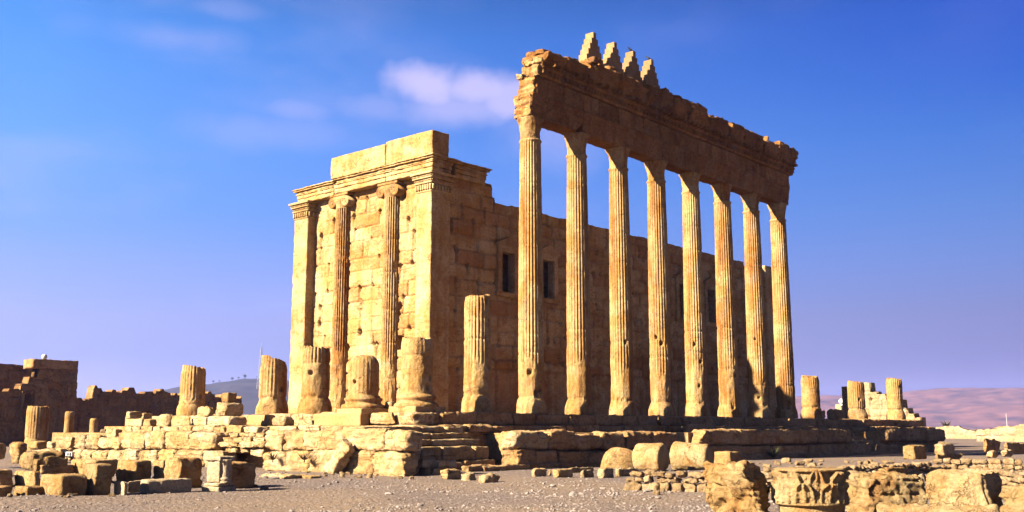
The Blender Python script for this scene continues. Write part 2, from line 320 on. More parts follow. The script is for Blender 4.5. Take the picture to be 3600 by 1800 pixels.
# ------------------------------------------------------------------ surveyed blocks: x, y, z, length, depth, height, turn
POD_L = [(-5.45,20.18,-1.766,0.9,1.688,0.662,0),
 (-5.45,18.72,-1.75,0.9,1.243,0.791,0),
 (-5.45,17.41,-1.733,0.9,1.368,0.796,0),
 (-5.45,15.7,-1.705,0.9,2.221,0.566,0),
 (-5.45,13.54,-1.675,0.9,2.509,0.806,0),
 (-5.45,11.37,-1.651,0.9,1.836,0.804,0),
 (-5.45,9.448,-1.641,0.9,2.209,0.815,0),
 (-5.45,7.384,-1.648,0.9,2.113,0.791,0),
 (-5.45,2.139,-1.582,0.9,1.264,0.845,0),
 (-5.45,0.79,-1.561,0.9,1.648,0.824,0),
 (-5.45,-1.027,-1.529,0.9,2.644,0.778,0),
 (-5.45,-3.331,-1.524,0.9,2.759,0.817,0),
 (-5.45,-5.2,-1.508,0.9,1.324,0.731,0),
 (-5.6,22.43,-2.238,0.9,2.444,0.551,0),
 (-5.6,20.28,-2.223,0.9,1.873,0.579,0),
 (-5.6,18.78,-2.222,0.9,1.117,0.531,0),
 (-5.6,17.56,-2.217,0.9,1.25,0.484,0),
 (-5.6,16.23,-2.226,0.9,1.57,0.512,0),
 (-5.6,14.85,-2.2,0.9,1.436,0.504,0),
 (-5.6,13.39,-2.17,0.9,1.643,0.493,0),
 (-5.6,11.73,-2.153,0.9,1.82,0.499,0),
 (-5.6,10.18,-2.143,0.9,1.503,0.507,0),
 (-5.6,8.278,-2.146,0.9,2.427,0.541,0),
 (-5.6,1.846,-2.096,0.9,1.677,0.539,0),
 (-5.6,0.445,-2.093,0.9,1.857,0.541,0),
 (-5.6,-1.46,-2.118,0.9,2.196,0.594,0),
 (-5.6,-3.248,-2.122,0.9,1.796,0.62,0),
 (-5.6,-4.937,-2.135,0.9,1.798,0.643,0),
 (-4.8,6.526,-1.076,0.8,1.901,0.203,0),
 (-4.85,4.947,-1.069,0.8,1.229,0.182,0),
 (-4.8,4.12,-1.066,0.8,0.799,0.181,0),
 (-5.1,6.347,-1.277,0.8,1.283,0.202,0),
 (-5.15,4.899,-1.279,0.8,1.58,0.213,0),
 (-5.1,3.79,-1.257,0.8,1.018,0.194,0),
 (-5.4,5.57,-1.496,0.8,1.733,0.23,0),
 (-5.5,3.71,-1.487,0.8,1.921,0.255,0),
 (-5.3,5.548,-1.732,0.8,1.074,0.215,0),
 (-5.35,4.386,-1.717,0.8,0.634,0.211,0),
 (-5.3,3.514,-1.861,0.8,1.009,0.368,0),
 (-5.5,6.467,-2.102,0.8,1.686,0.464,0)]
POD_R = [(1.669,-4.825,-1.572,2.37,0.95,0.771,0),
 (3.723,-4.825,-1.606,1.949,0.95,0.819,0),
 (5.506,-4.825,-1.633,1.953,0.95,0.726,0),
 (7.352,-4.825,-1.663,1.799,0.95,0.854,0),
 (9.36,-4.825,-1.67,2.469,0.95,0.877,0),
 (11.66,-4.825,-1.706,2.334,0.95,0.872,0),
 (16.71,-4.825,-1.57,4.189,0.95,0.829,0),
 (19.72,-4.825,-1.598,2.188,0.95,0.877,0),
 (21.74,-4.825,-1.601,2.215,0.95,0.858,0),
 (24.22,-4.825,-1.579,3.293,0.95,0.857,0),
 (27.08,-4.825,-1.591,2.85,0.95,0.869,0),
 (29.55,-4.825,-1.596,2.407,0.95,0.874,0),
 (31.79,-4.825,-1.595,2.536,0.95,0.848,0),
 (40.66,-4.825,-1.603,3.009,0.95,0.907,0),
 (43.62,-4.825,-1.628,3.501,0.95,0.961,0),
 (45.82,-4.825,-1.6,1.671,0.95,1.048,0),
 (48.4,-4.825,-1.671,3.848,0.95,0.948,0),
 (1.075,-4.975,-2.114,1.332,0.95,0.562,0),
 (2.52,-4.975,-2.13,1.66,0.95,0.527,0),
 (4.234,-4.975,-2.169,1.981,0.95,0.541,0),
 (6.316,-4.975,-2.2,2.299,0.95,0.559,0),
 (8.677,-4.975,-2.235,2.67,0.95,0.561,0),
 (11.29,-4.975,-2.28,2.686,0.95,0.566,0),
 (14.17,-4.975,-2.267,3.225,0.95,0.666,0),
 (17.13,-4.975,-2.299,2.855,0.95,0.717,0),
 (20.25,-4.975,-2.072,3.508,0.95,0.476,0),
 (24.29,-4.975,-2.112,4.781,0.95,0.498,0),
 (29.13,-4.975,-2.174,5.104,0.95,0.529,0),
 (33.78,-4.975,-2.238,4.45,0.95,0.561,0),
 (38.39,-4.975,-2.288,5.061,0.95,0.589,0),
 (43.64,-4.975,-2.318,5.722,0.95,0.594,0),
 (2.349,-5.15,-2.319,2.372,0.9,0.189,0),
 (4.769,-5.15,-2.352,2.577,0.9,0.18,0),
 (19.87,-5.15,-2.454,3.345,0.9,0.39,0),
 (23.83,-5.15,-2.509,4.781,0.9,0.407,0),
 (27.5,-5.15,-2.573,2.781,0.9,0.41,0),
 (30.03,-5.15,-2.587,2.5,0.9,0.4,0),
 (33.69,-5.15,-2.616,5.068,0.9,0.411,0),
 (37.85,-5.15,-2.673,3.525,0.9,0.409,0),
 (42.54,-5.15,-2.692,6.132,0.9,0.398,0)]
STONES = [('stone_block', 'squared ochre block at the gravel edge, its sunlit face left and dark face right', 'block',-18.72,-7.106,-2.35,0.706,1.059,0.515,0,'block', 0.05, 0.02, 2, None, 0.01, 0),
 ('stone_block', 'tall upright ochre block standing beside the low grey slab', 'block',-17.99,-7.34,-2.35,0.434,0.873,0.756,0,'block', 0.03, 0.02, 0, None, 0.01, 0),
 ('stone_block', 'rough pitted block with a dark right face behind the low grey slab', 'block',-14.31,-2.459,-2.35,0.643,1.02,0.669,0,'block', 0.06, 0.03, 2, None, 0.01, 0),
 ('stone_block', 'large humped block with a shaded right side, left of the carved white pedestal', 'block',-14.68,-5.879,-2.35,0.785,0.924,0.825,0,'block', 0.14, 0.05, 4, None, 0.01, 0),
 ('stone_block', 'narrow rough stone wedged between the pitted block and the humped block', 'block',-13.58,-2.758,-2.35,0.222,0.735,0.672,0,'block', 0.08, 0.04, 2, None, 0.01, 0),
 ('stone_block', 'small grey slab end in shade at the foot of the upright block', 'block',-17.59,-7.839,-2.35,0.0385,0.548,0.322,0,'marble', 0.03, 0.015, 2, None, 0.01, 0),
 ('stone_block', 'long low grey slab lying along the gravel, left half of a broken pair', 'block',-16.73,-7.067,-2.33,0.591,0.0601,0.251,0,'marble', 0.03, 0.02, 2, None, 0.01, 0),
 ('stone_block', 'long low pale trough slab lying on the gravel, with a sunlit right end', 'block',-16.3,-7.793,-2.35,1.212,0.55,0.333,-0.12,'marble', 0.03, 0.02, 2, None, 0.01, 0),
 ('stone_block', 'big dark shaded block behind the carved white pedestal', 'block',-13.75,-7.016,-2.35,0.86,1.1,0.71,0,'shade', 0.07, 0.03, 2, None, 0.01, 0),
 ('stone_block', 'rounded ochre block behind the low slab at the far left', 'block',-17.47,-2.177,-2.35,0.246,1.334,0.43,0,'block', 0.08, 0.03, 2, None, 0.01, 0),
 ('stone_block', 'dark shaded block cut by the left picture edge', 'block',-18.04,-1.371,-2.35,0.462,1.409,0.47,0,'shade', 0.05, 0.03, 2, None, 0.01, 0),
 ('stone_block', 'low pale broken slab lying before the rounded ochre block', 'block',-19.26,-6.432,-2.35,0.496,0.757,0.221,0,'block', 0.05, 0.03, 2, None, 0.01, 0),
 ('stone_block', 'low dark slab at the lower left picture edge', 'block',-20,-6.368,-2.35,0.504,0.508,0.252,0,'shade', 0.05, 0.03, 2, None, 0.01, 0),
 ('stone_block', 'large grooved boulder in the left heap with a pale sunlit left flank', 'block',-15.7,0.813,-2.02,1.292,0.922,0.588,0,'block', 0.22, 0.05, 3, None, 0.01, 0),
 ('stone_block', 'small upright slab leaning on the grooved boulder', 'block',-16.78,-1.174,-1.978,0.173,0.3,0.365,0,'block', 0.04, 0.02, 2, None, 0.01, 0),
 ('stone_block', 'flat broken slab lying on top of another slab in the left heap', 'block',-16.56,-1.905,-1.791,0.79,0.143,0.247,0,'block', 0.07, 0.05, 3, None, 0.01, 0),
 ('stone_block', 'long dark slab under the broken slab in the left heap', 'block',-16.46,-1.839,-2.033,1.01,0.238,0.25,0,'shade', 0.05, 0.03, 2, None, 0.01, 0),
 ('stone_block', 'broad pinkish low block with a square socket behind the upright block', 'block',-15.56,-2.338,-2.108,0.831,1.479,0.492,0,'block', 0.06, 0.03, 2, None, 0.01, 0),
 ('stone_block', 'rounded boulder at the far left with a shaded right side', 'block',-10.69,14.48,-1.943,0.533,1.189,0.666,0,'block', 0.25, 0.05, 3, None, 0.01, 0),
 ('stone_block', 'brown shaded stone at the left picture edge beside the rounded boulder', 'block',-12.2,12.89,-1.967,0.436,0.73,0.655,0,'shade', 0.12, 0.04, 2, None, 0.01, 0),
 ('stone_block', 'low pointed pale stone behind the rounded boulder at the far left', 'block',-8.349,17.79,-1.678,0.587,0.972,0.393,0,'block', 0.1, 0.05, 4, None, 0.01, 0),
 ('stone_block', 'small pale stone in the gap left of the podium courses', 'block',-6.627,20.14,-1.664,0.295,0.843,0.302,0,'podium', 0.1, 0.04, 2, None, 0.01, 0),
 ('stone_block', 'small round stone on the gravel left of the grooved boulder', 'block',-14.37,5.984,-1.931,0.164,0.438,0.262,0,'block', 0.1, 0.03, 2, None, 0.01, 0),
 ('stone_block', 'small orange stone sitting on the upper course at the left of the podium', 'block',-5.277,16.4,-1.127,0.346,0.828,0.4,0,'podium', 0.12, 0.05, 3, None, 0.01, 0),
 ('stone_block', 'left flat orange slab topping the small square block heap', 'block',-4.23,16.35,-0.185,0.74,0.432,0.329,0,'podium', 0.05, 0.03, 2, None, 0.01, 0),
 ('stone_block', 'right flat orange slab topping the small square block heap', 'block',-4.147,15.19,-0.205,0.505,0.21,0.269,0,'podium', 0.05, 0.03, 2, None, 0.01, 0),
 ('stone_block', 'squarish block under the left flat slab of the block heap', 'block',-4.612,15.53,-0.587,0.176,1.525,0.392,0,'podium', 0.07, 0.03, 2, None, 0.01, 0),
 ('stone_block', 'shaded squarish block under the right flat slab of the block heap', 'block',-4.401,14.38,-0.588,0.399,0.507,0.362,0,'podium', 0.06, 0.03, 2, None, 0.01, 0),
 ('stone_block', 'leftmost footing stone under the block heap', 'block',-5.162,15.09,-0.866,0.0751,0.743,0.277,0,'podium', 0.06, 0.04, 2, None, 0.01, 0),
 ('stone_block', 'second footing stone from the left under the block heap', 'block',-5.193,14.22,-0.85,0.0149,0.727,0.26,0,'podium', 0.05, 0.03, 2, None, 0.01, 0),
 ('stone_block', 'third footing stone from the left under the block heap', 'block',-5.178,13.28,-0.862,0.0446,1.043,0.27,0,'podium', 0.05, 0.03, 2, None, 0.01, 0),
 ('stone_block', 'last footing stone under the block heap', 'block',-5.185,12.33,-0.874,0.0296,0.704,0.281,0,'podium', 0.05, 0.03, 2, None, 0.01, 0),
 ('stone_block', 'rounded tilted boulder right of the small square block heap', 'block',-4.427,12.88,-0.625,0.547,1.054,0.631,0,'podium', 0.2, 0.05, 3, None, 0.01, 0),
 ('stone_block', 'pale cracked boulder before the foot of the lone leftmost stump', 'block',-4.462,11.52,-0.607,0.0754,1.586,0.513,0,'podium', 0.15, 0.05, 2, None, 0.01, 0),
 ('stone_block', 'pale rounded block below the right side of the lone leftmost stump', 'block',-4.205,10.3,-0.595,0.189,1.324,0.474,0,'podium', 0.15, 0.05, 2, None, 0.01, 0),
 ('stone_block', 'long pale rounded block at the right of the lone leftmost stump, second layer', 'block',-3.685,8.844,-0.624,1.031,1.86,0.476,0,'podium', 0.14, 0.04, 2, None, 0.01, 0),
 ('stone_block', 'low pale stone leaning on the foot of the lone leftmost stump', 'block',-3.707,10.62,-0.141,0.385,1.087,0.468,0,'podium', 0.12, 0.05, 2, None, 0.01, 0),
 ('stone_block', 'big brown rounded boulder that carries the small cube block near the lone stump', 'block',-3.326,9.237,-0.151,1.148,0.951,0.67,0,'podium', 0.25, 0.06, 4, None, 0.01, 0),
 ('stone_block', 'small cube-like grooved block perched on the brown boulder', 'block',-3.319,9.28,0.523,0.561,0.476,0.439,0,'block', 0.05, 0.03, 2, None, 0.01, 0),
 ('stone_block', 'rough low stone in the flat layer below the lone leftmost stump, leftmost of the layer', 'block',-4.75,11.37,-0.891,0.7,1.358,0.296,0,'podium', 0.07, 0.04, 2, None, 0.01, 0),
 ('stone_block', 'small brown stone in the flat layer below the lone leftmost stump, second from the left', 'block',-4.65,10.27,-0.889,0.7,1.169,0.325,0,'podium', 0.07, 0.04, 2, None, 0.01, 0),
 ('stone_block', 'narrow stone in the flat layer below the lone leftmost stump, third from the left', 'block',-4.65,9.358,-0.887,0.7,0.66,0.322,0,'podium', 0.07, 0.04, 2, None, 0.01, 0),
 ('stone_block', 'pale flat stone in the flat layer below the lone leftmost stump, middle of the layer', 'block',-4.65,8.476,-0.841,0.7,1.112,0.279,0,'podium', 0.07, 0.04, 2, None, 0.01, 0),
 ('stone_block', 'rounded stone in the flat layer below the lone leftmost stump, third from the right', 'block',-4.6,7.483,-0.889,0.7,1.024,0.288,0,'podium', 0.07, 0.04, 2, None, 0.01, 0),
 ('stone_block', 'long squared stone in the flat layer below the lone leftmost stump, second from the right', 'block',-4.55,6.387,-0.886,0.7,1.322,0.32,0,'podium', 0.07, 0.04, 2, None, 0.01, 0),
 ('stone_block', 'short squared stone in the flat layer below the lone leftmost stump, rightmost of the layer', 'block',-4.55,5.195,-0.884,0.7,1.064,0.278,0,'podium', 0.07, 0.04, 2, None, 0.01, 0),
 ('moulded_block', 'new cut moulded block at the foot of the split-topped stump', 'block',-1.215,9.409,-0.551,0.677,1.746,0.501,0,'mould', 0.015, 0.006, 0, None, 0.01, 0),
 ('moulded_block', 'long new cut moulded block below the round-topped stump, lower of two', 'block',-1.609,3.081,-0.605,0.556,3.427,0.547,0,'mould', 0.015, 0.006, 0, None, 0.01, 0),
 ('moulded_block', 'new cut moulded block directly carrying the round-topped stump', 'block',-1.074,2.308,-0.0742,1.546,1.669,0.232,0,'mould', 0.015, 0.006, 0, None, 0.01, 0),
 ('plinth_slab', 'square cut slab directly under the thick corner stump', 'block',-0.0133,-0.0762,-0.00942,1.808,1.718,0.24,0,'mould', 0.015, 0.006, 0, None, 0.01, 0),
 ('moulded_block', 'shaded new cut moulded block right of the corner stump', 'block',1.553,-0.794,-0.605,1.992,0.9,0.61,0,'mould', 0.015, 0.006, 0, None, 0.01, 0),
 ('stone_block', 'pale boulder tucked left of the stone that carries the corner slab', 'block',-1.4,0.567,-0.5,0.187,1.702,0.46,0,'podium', 0.15, 0.05, 2, None, 0.01, 0),
 ('stone_block', 'wide weathered stone carrying the square slab of the corner stump', 'block',-0.272,-0.537,-0.513,1.773,1.157,0.499,0,'podium', 0.12, 0.05, 2, None, 0.01, 0),
 ('stone_block', 'small pale rounded stone beside the moulded block of the split-topped stump', 'block',-1.692,7.273,-0.57,0.535,1.082,0.42,0,'podium', 0.12, 0.04, 2, None, 0.01, 0),
 ('stone_block', 'squarish pale stone left of the long moulded block', 'block',-1.74,5.642,-0.586,0.0967,1.226,0.527,0,'podium', 0.1, 0.04, 2, None, 0.01, 0),
 ('stone_block', 'little white stone between the round-topped stump and the corner stump', 'block',0.781,2.582,0.186,0.332,0.538,0.342,0,'podium', 0.1, 0.04, 3, None, 0.01, 0),
 ('stone_block', 'broad pale rounded block at the left foot of the stair', 'block',1.431,1.155,-2.33,1.99,0.67,0.632,0,'podium', 0.14, 0.05, 2, None, 0.01, 0),
 ('stone_block', 'pale cut slab at the stair foot, left one with a sunlit end', 'block',-4.514,-5.462,-2.1,0.794,0.33,0.284,0,'podium', 0.04, 0.02, 2, None, 0.01, 0),
 ('stone_block', 'shaded cut slab at the stair foot touching the left cut slab', 'block',-4.083,-6.039,-2.1,0.875,0.0589,0.274,0,'podium', 0.04, 0.02, 2, None, 0.01, 0),
 ('stone_block', 'rough low stone under the left cut slab', 'block',-4.364,-4.272,-2.35,0.652,0.547,0.259,0,'podium', 0.08, 0.04, 2, None, 0.01, 0),
 ('stone_block', 'small squared stone under the shaded cut slab', 'block',-4.593,-5.396,-2.35,0.144,0.526,0.269,0,'podium', 0.05, 0.03, 2, None, 0.01, 0),
 ('stone_block', 'thin squared pale stone in the row of stones before the stair', 'block',-4.33,-5.91,-2.35,0.654,0.222,0.237,0,'podium', 0.05, 0.03, 2, None, 0.01, 0),
 ('stone_block', 'long dark flat slab lying at the foot of the stair', 'block',-1.436,-5.119,-2.35,1.825,0.343,0.257,0,'shade', 0.06, 0.04, 2, None, 0.01, 0),
 ('stone_block', 'pale stone, left of three along the gravel before the stair', 'block',-6.001,-8.106,-2.35,0.716,0.407,0.308,0,'podium', 0.08, 0.05, 4, None, 0.01, 0),
 ('stone_block', 'brown stone, middle of three along the gravel before the stair', 'block',-6.633,-9.58,-2.35,0.433,0.384,0.247,0,'podium', 0.08, 0.05, 4, None, 0.01, 0),
 ('stone_block', 'flat stone with a shadow, right of three along the gravel before the stair', 'block',-7.312,-11.08,-2.35,0.65,0.348,0.282,0,'podium', 0.08, 0.05, 4, None, 0.01, 0),
 ('stone_block', 'long fallen block lying at the left end of the middle podium wall', 'block',3.784,-2.01,-2.3,2.4,0.725,0.6,0,'podium', 0.12, 0.05, 2, None, 0.01, 0),
 ('stone_block', 'dark flat stone lying before the long fallen block', 'block',-0.115,-5.288,-2.35,2.727,0.38,0.228,0,'shade', 0.08, 0.04, 2, None, 0.01, 0),
 ('stone_block', 'small dark brown stone at the foot of the leaning slab', 'block',-5.579,-3.876,-2.35,0.401,0.333,0.235,0,'block', 0.07, 0.05, 4, None, 0.01, 0),
 ('stone_block', 'flat pale paving slab sunk in the ground before the podium, nearest the stone wall', 'block',-3.935,3.543,-2.35,1.037,1.258,0.0939,0,'podium', 0.04, 0.05, 2, None, 0.01, 0),
 ('stone_block', 'broad flat pale slab sunk in the ground before the podium, leftmost', 'block',-9.935,-3.961,-2.35,0.691,1.599,0.151,0,'podium', 0.04, 0.05, 2, None, 0.01, 0),
 ('stone_block', 'flat broken pale slab sunk in the ground before the podium, right of the broad slab', 'block',-9.337,-4.654,-2.35,0.531,1.164,0.12,0,'podium', 0.04, 0.05, 2, None, 0.01, 0),
 ('stone_block', 'thin flat worn slab sunk in the ground before the podium, before the leaning slab', 'block',-2.705,1.178,-2.35,1.078,1.586,0.121,0,'podium', 0.04, 0.05, 2, None, 0.01, 0),
 ('stone_block', 'pale low stone before the fallen drums, leftmost', 'block',-2.642,-9.177,-2.35,0.679,0.211,0.256,0,'podium', 0.07, 0.04, 3, None, 0.01, 0),
 ('stone_block', 'tiny dark wedge stone before the fallen drums, second from the left', 'block',-1.866,-9.043,-2.35,0.163,0.0801,0.202,0,'podium', 0.07, 0.04, 3, None, 0.01, 0),
 ('stone_block', 'wide orange low stone before the fallen drums, third from the left', 'block',-2.675,-10.28,-2.35,0.89,0.285,0.269,0,'podium', 0.07, 0.04, 3, None, 0.01, 0),
 ('stone_block', 'thin long pale slab before the fallen drums, fourth from the left, set back', 'block',1.075,-8.207,-2.35,1.612,0.0834,0.171,0,'podium', 0.07, 0.04, 3, None, 0.01, 0),
 ('stone_block', 'rough pale low stone before the fallen drums, fifth from the left', 'block',-2.217,-10.97,-2.35,0.635,0.236,0.24,0,'podium', 0.07, 0.04, 3, None, 0.01, 0),
 ('stone_block', 'dark topped angular low stone before the fallen drums, second from the right', 'block',-2.26,-11.79,-2.35,0.705,0.3,0.316,0,'podium', 0.07, 0.04, 3, None, 0.01, 0),
 ('stone_block', 'long low broken slab before the fallen drums, rightmost', 'block',-0.574,-11.52,-2.35,1.244,0.215,0.264,0,'podium', 0.07, 0.04, 3, None, 0.01, 0),
 ('stone_block', 'orange rough block right of the rightmost fallen drum', 'block',12.4,-8.087,-2.33,1.094,0.869,0.567,0,'block', 0.06, 0.05, 3, None, 0.01, 0),
 ('stone_block', 'square ochre block standing in front of the dark podium near its right end', 'block',15.51,-15.64,-2.012,1.466,0.64,0.579,0,'block', 0.06, 0.04, 3, None, 0.01, 0),
 ('stone_block', 'pale angular boulder resting on an orange slab at the right end of the podium', 'block',16.83,-16.55,-1.864,1.331,0.46,0.536,0,'podium', 0.1, 0.05, 5, None, 0.01, 0),
 ('stone_block', 'orange broken slab under the pale angular boulder', 'block',16.86,-16.69,-2.107,4.03,0.195,0.292,0,'block', 0.06, 0.06, 3, None, 0.01, 0),
 ('stone_block', 'dark pointed boulder among the rubble at the right', 'block',22.8,-16.74,-1.828,2.492,0.171,0.624,0,'shade', 0.2, 0.08, 5, None, 0.01, 0),
 ('stone_block', 'dark rounded boulder cut by the right picture edge', 'block',21.93,-18.12,-1.849,3.659,0.174,0.494,0,'shade', 0.2, 0.06, 3, None, 0.01, 0),
 ('stone_block', 'pale stone below the dark pointed boulder', 'block',16,-18.8,-1.91,1.209,0.242,0.274,0,'podium', 0.1, 0.05, 2, None, 0.01, 0),
 ('stone_block', 'pale stone below the dark rounded boulder at the right edge', 'block',16.31,-19.31,-1.874,0.926,0.228,0.286,0,'podium', 0.1, 0.05, 2, None, 0.01, 0),
 ('drum_slice', 'small flat column drum lying among rubble behind the foreground capitals', 'block',-9.727,-24.58,-1.678,0.954,0.24,0.181,0,'block', 0.05, 0.02, 2, None, 0.01, 0),
 ('stone_block', 'white stone beside the small flat drum', 'block',-9.306,-24,-1.718,0.28,0.0958,0.118,0,'marble', 0.08, 0.04, 2, None, 0.01, 0),
 ('stone_block', 'white stone between the small flat drum and the square foreground block', 'block',-9.57,-25.16,-1.751,0.359,0.0999,0.13,0,'marble', 0.06, 0.04, 2, None, 0.01, 0),
 ('stone_block', 'pale grey boulder on the dark step below the fourth standing column, left one', 'block',18.59,-2.555,-1.051,1.669,0.0909,0.648,0,'shade', 0.3, 0.05, 3, None, 0.01, 0),
 ('stone_block', 'grey boulder on the dark step, right beside the pale grey one', 'block',20.23,-2.454,-0.949,1.321,0.0921,0.585,0,'shade', 0.25, 0.05, 3, None, 0.01, 0),
 ('stone_block', 'broad grey boulder on the dark step below the right half of the row', 'block',23.1,-2.439,-0.779,2.588,0.121,0.521,0,'shade', 0.25, 0.05, 3, None, 0.01, 0),
 ('stone_block', 'orange rounded boulder between the squat stump and the middle stump of the right', 'block',52.25,4.427,-0.00638,2.254,0.69,0.919,0,'block', 0.3, 0.08, 3, None, 0.01, 0),
 ('stone_block', 'small pale stones block beside the squat right stump', 'block',47.01,3.012,0.0501,0.391,0.204,0.674,0,'podium', 0.12, 0.05, 2, None, 0.01, 0),
 ('stone_block', 'little squared block stack under the white ball behind the right stumps', 'block',75.03,14.08,0.313,0.793,0.717,1.583,0,'far', 0.05, 0.03, 2, None, 0.01, 0)]
LEAN = (-5.392,-2.865,-2.35,0.626,1.067,1.018,0)
DRUM_A = (4.691,-7.586,-2.33,2.014,0.398,0.765,0)
DRUM_B = (3.766,-9.755,-2.33,1.275,0.909,0.97,0)
DRUM_C = (6.031,-10.2,-2.33,0.849,1.319,1.118,0)
PEDESTAL = (-14.99,-8.25,-2.35,0.642,0.54,0.888,0)
CAP_A = (-16.39,-24.78,-2.039,0.62,0.851,0.781,0)
CAP_B = (-15.86,-25.7,-1.812,0.5,0.485)
CAP_C = (-13.32,-25.83,-2.196,1.126,0.797,0.731,-0.62)
BLK_D = (-14.15,-27.43,-2.043,0.75,1.072,0.677,0)
BOUL_E = (-14.4,-28.52,-2.074,1,1.056,0.573,0)
SLAB_F = (-16.08,-27.67,-2.009,0.55,1.583,0.236,0)
GRAF = (-6.12,20.09,-2.135,-6.12,18.86,-1.856)
RU_Y = (13.72,7.457)
RUBB_A0 = (-7.911,-16.69,-2.35)
RUBB_A1 = (-6.653,-20.44,-2.35)
RUBB_A2 = (-4.271,-21.78,-2.35)
RUBB_B0 = (-0.0749,-16.53,-2.061)
RUBB_B1 = (2.548,-17.98,-2.241)
RUBB_B2 = (10.87,-19.09,-2.372)
RUBB_C0 = (-2.558,-24.28,-1.93)
RUBB_C1 = (-5.053,-25.99,-2.085)
RUIN0 = (78.04,12.9,-0.893)
RUIN1 = (82.16,8.242,-0.893)
RUINTOP = (78.75,12.09,4.259)
BALL = (74.67,13.69,2.154)
PILLAR = (63.21,8.53,0.166)
CW0 = (17.57,90.3,6.521)
CW1 = (17.88,68.82,5.902)
CW2 = (19.88,72.6,3.544)
CW3 = (19.74,45.59,2.318)
CWB = (16.12,73.83,5.091)
ENG0 = (3.225,46.15,0.962)
ENG1 = (4.336,44.89,0.962)
FC0 = (2.61,37.79,0.477)
FC1 = (3.751,36.5,-0.0419)
BALLW = (17.29,72.51,6.234)
TOWER = (789.7,1152,115.5)
TOWERB = (791,1151,66.89)
MAST = (416.3,95.33,5.304)
BUSH = (153.7,29.96,0.566)
DW0 = (119.5,23.38,-0.951)
DW1 = (113,0.59,-0.921)
SHRUB_A = (-6.4,1.362,-1.925)
SHRUB_B = (-6.4,-0.655,-1.885)
SHRUB_C = (21.11,-5.9,-2.236)
SCAT = [(83.16,5.229),
 (82.31,-1.923),
 (-1.064,-25.85),
 (-3.172,-23.46),
 (-8.816,-17.08),
 (8.036,-5.039),
 (12.4,-13.7)]
# ------------------------------------------------------------------ ground and far land
GZ = -2.35
CX, CY = -30.95, -32.94
def gz(x, y):
    x = np.asarray(x, float); y = np.asarray(y, float); P = np.stack([x, y, x * 0], -1)
    d = np.hypot(x - CX, y - CY)
    near = np.exp(-(d / 90) ** 2)
    z = GZ + near * (.05 * fbm(P * .35, 3, 3) + .02 * fbm(P * 1.7, 4, 2))
    far = sstep(140, 600, d)
    return z + far * (1.0 + 1.2 * fbm(P * .004, 8, 3))
def make_ground():
    nth = 420; rr = np.concatenate([[0.0], np.geomspace(1.5, 4600, 190)]); th = np.arange(nth) * 2 * math.pi / nth
    T, Rr = np.meshgrid(th, rr, indexing='ij'); X = CX + Rr * np.cos(T); Y = CY + Rr * np.sin(T)
    V = np.stack([X, Y, gz(X, Y)], -1).reshape(-1, 3)
    o = mk('ground', V, grid_f(nth, len(rr), True)[:, ::-1], M['ground']); o['kind'] = 'structure'
def ground_mat():
    m = bpy.data.materials.new('gravelly desert ground'); m.use_nodes = True; nt = m.node_tree; L = nt.links.new; N = nt.nodes.new
    b = nt.nodes['Principled BSDF']; b.inputs['Roughness'].default_value = .95; b.inputs['Specular IOR Level'].default_value = .1
    tc = N('ShaderNodeTexCoord')
    def noise(s, d, r=.6):
        n = N('ShaderNodeTexNoise'); n.inputs['Scale'].default_value = s; n.inputs['Detail'].default_value = d; n.inputs['Roughness'].default_value = r
        L(tc.outputs['Object'], n.inputs['Vector']); return n.outputs[0]
    def rmp(v, p0, c0, p1, c1):
        r = N('ShaderNodeValToRGB'); L(v, r.inputs[0]); e = r.color_ramp.elements
        e[0].position = p0; e[0].color = c0 + (1,); e[1].position = p1; e[1].color = c1 + (1,); return r.outputs[0]
    big = rmp(noise(.16, 6), .38, (.118, .091, .08), .62, (.145, .106, .076))
    vo = N('ShaderNodeTexVoronoi'); vo.inputs['Scale'].default_value = 9; L(tc.outputs['Object'], vo.inputs['Vector'])
    vo.inputs['Randomness'].default_value = 1
    cell = rmp(vo.outputs['Color'], .15, (.72, .68, .68), .9, (1.25, 1.2, 1.16))
    fine = rmp(noise(22, 6, .75), .3, (.72, .68, .65), .7, (1.15, 1.13, 1.11))
    def mul(a, c, f):
        x = N('ShaderNodeMix'); x.data_type = 'RGBA'; x.blend_type = 'MULTIPLY'; x.inputs[0].default_value = f; L(a, x.inputs[6]); L(c, x.inputs[7]); return x.outputs[2]
    L(mul(mul(big, cell, .6), fine, .8), b.inputs['Base Color'])
    h = N('ShaderNodeMath'); h.operation = 'ADD'; L(noise(14, 8, .7), h.inputs[0]); hm = N('ShaderNodeMath'); hm.operation = 'MULTIPLY'; L(vo.outputs['Distance'], hm.inputs[0]); hm.inputs[1].default_value = -.8; L(hm.outputs[0], h.inputs[1])
    bp = N('ShaderNodeBump'); bp.inputs['Strength'].default_value = .9; bp.inputs['Distance'].default_value = .07; L(h.outputs[0], bp.inputs['Height']); L(bp.outputs[0], b.inputs['Normal'])
    return m
M['ground'] = ground_mat()
make_ground()
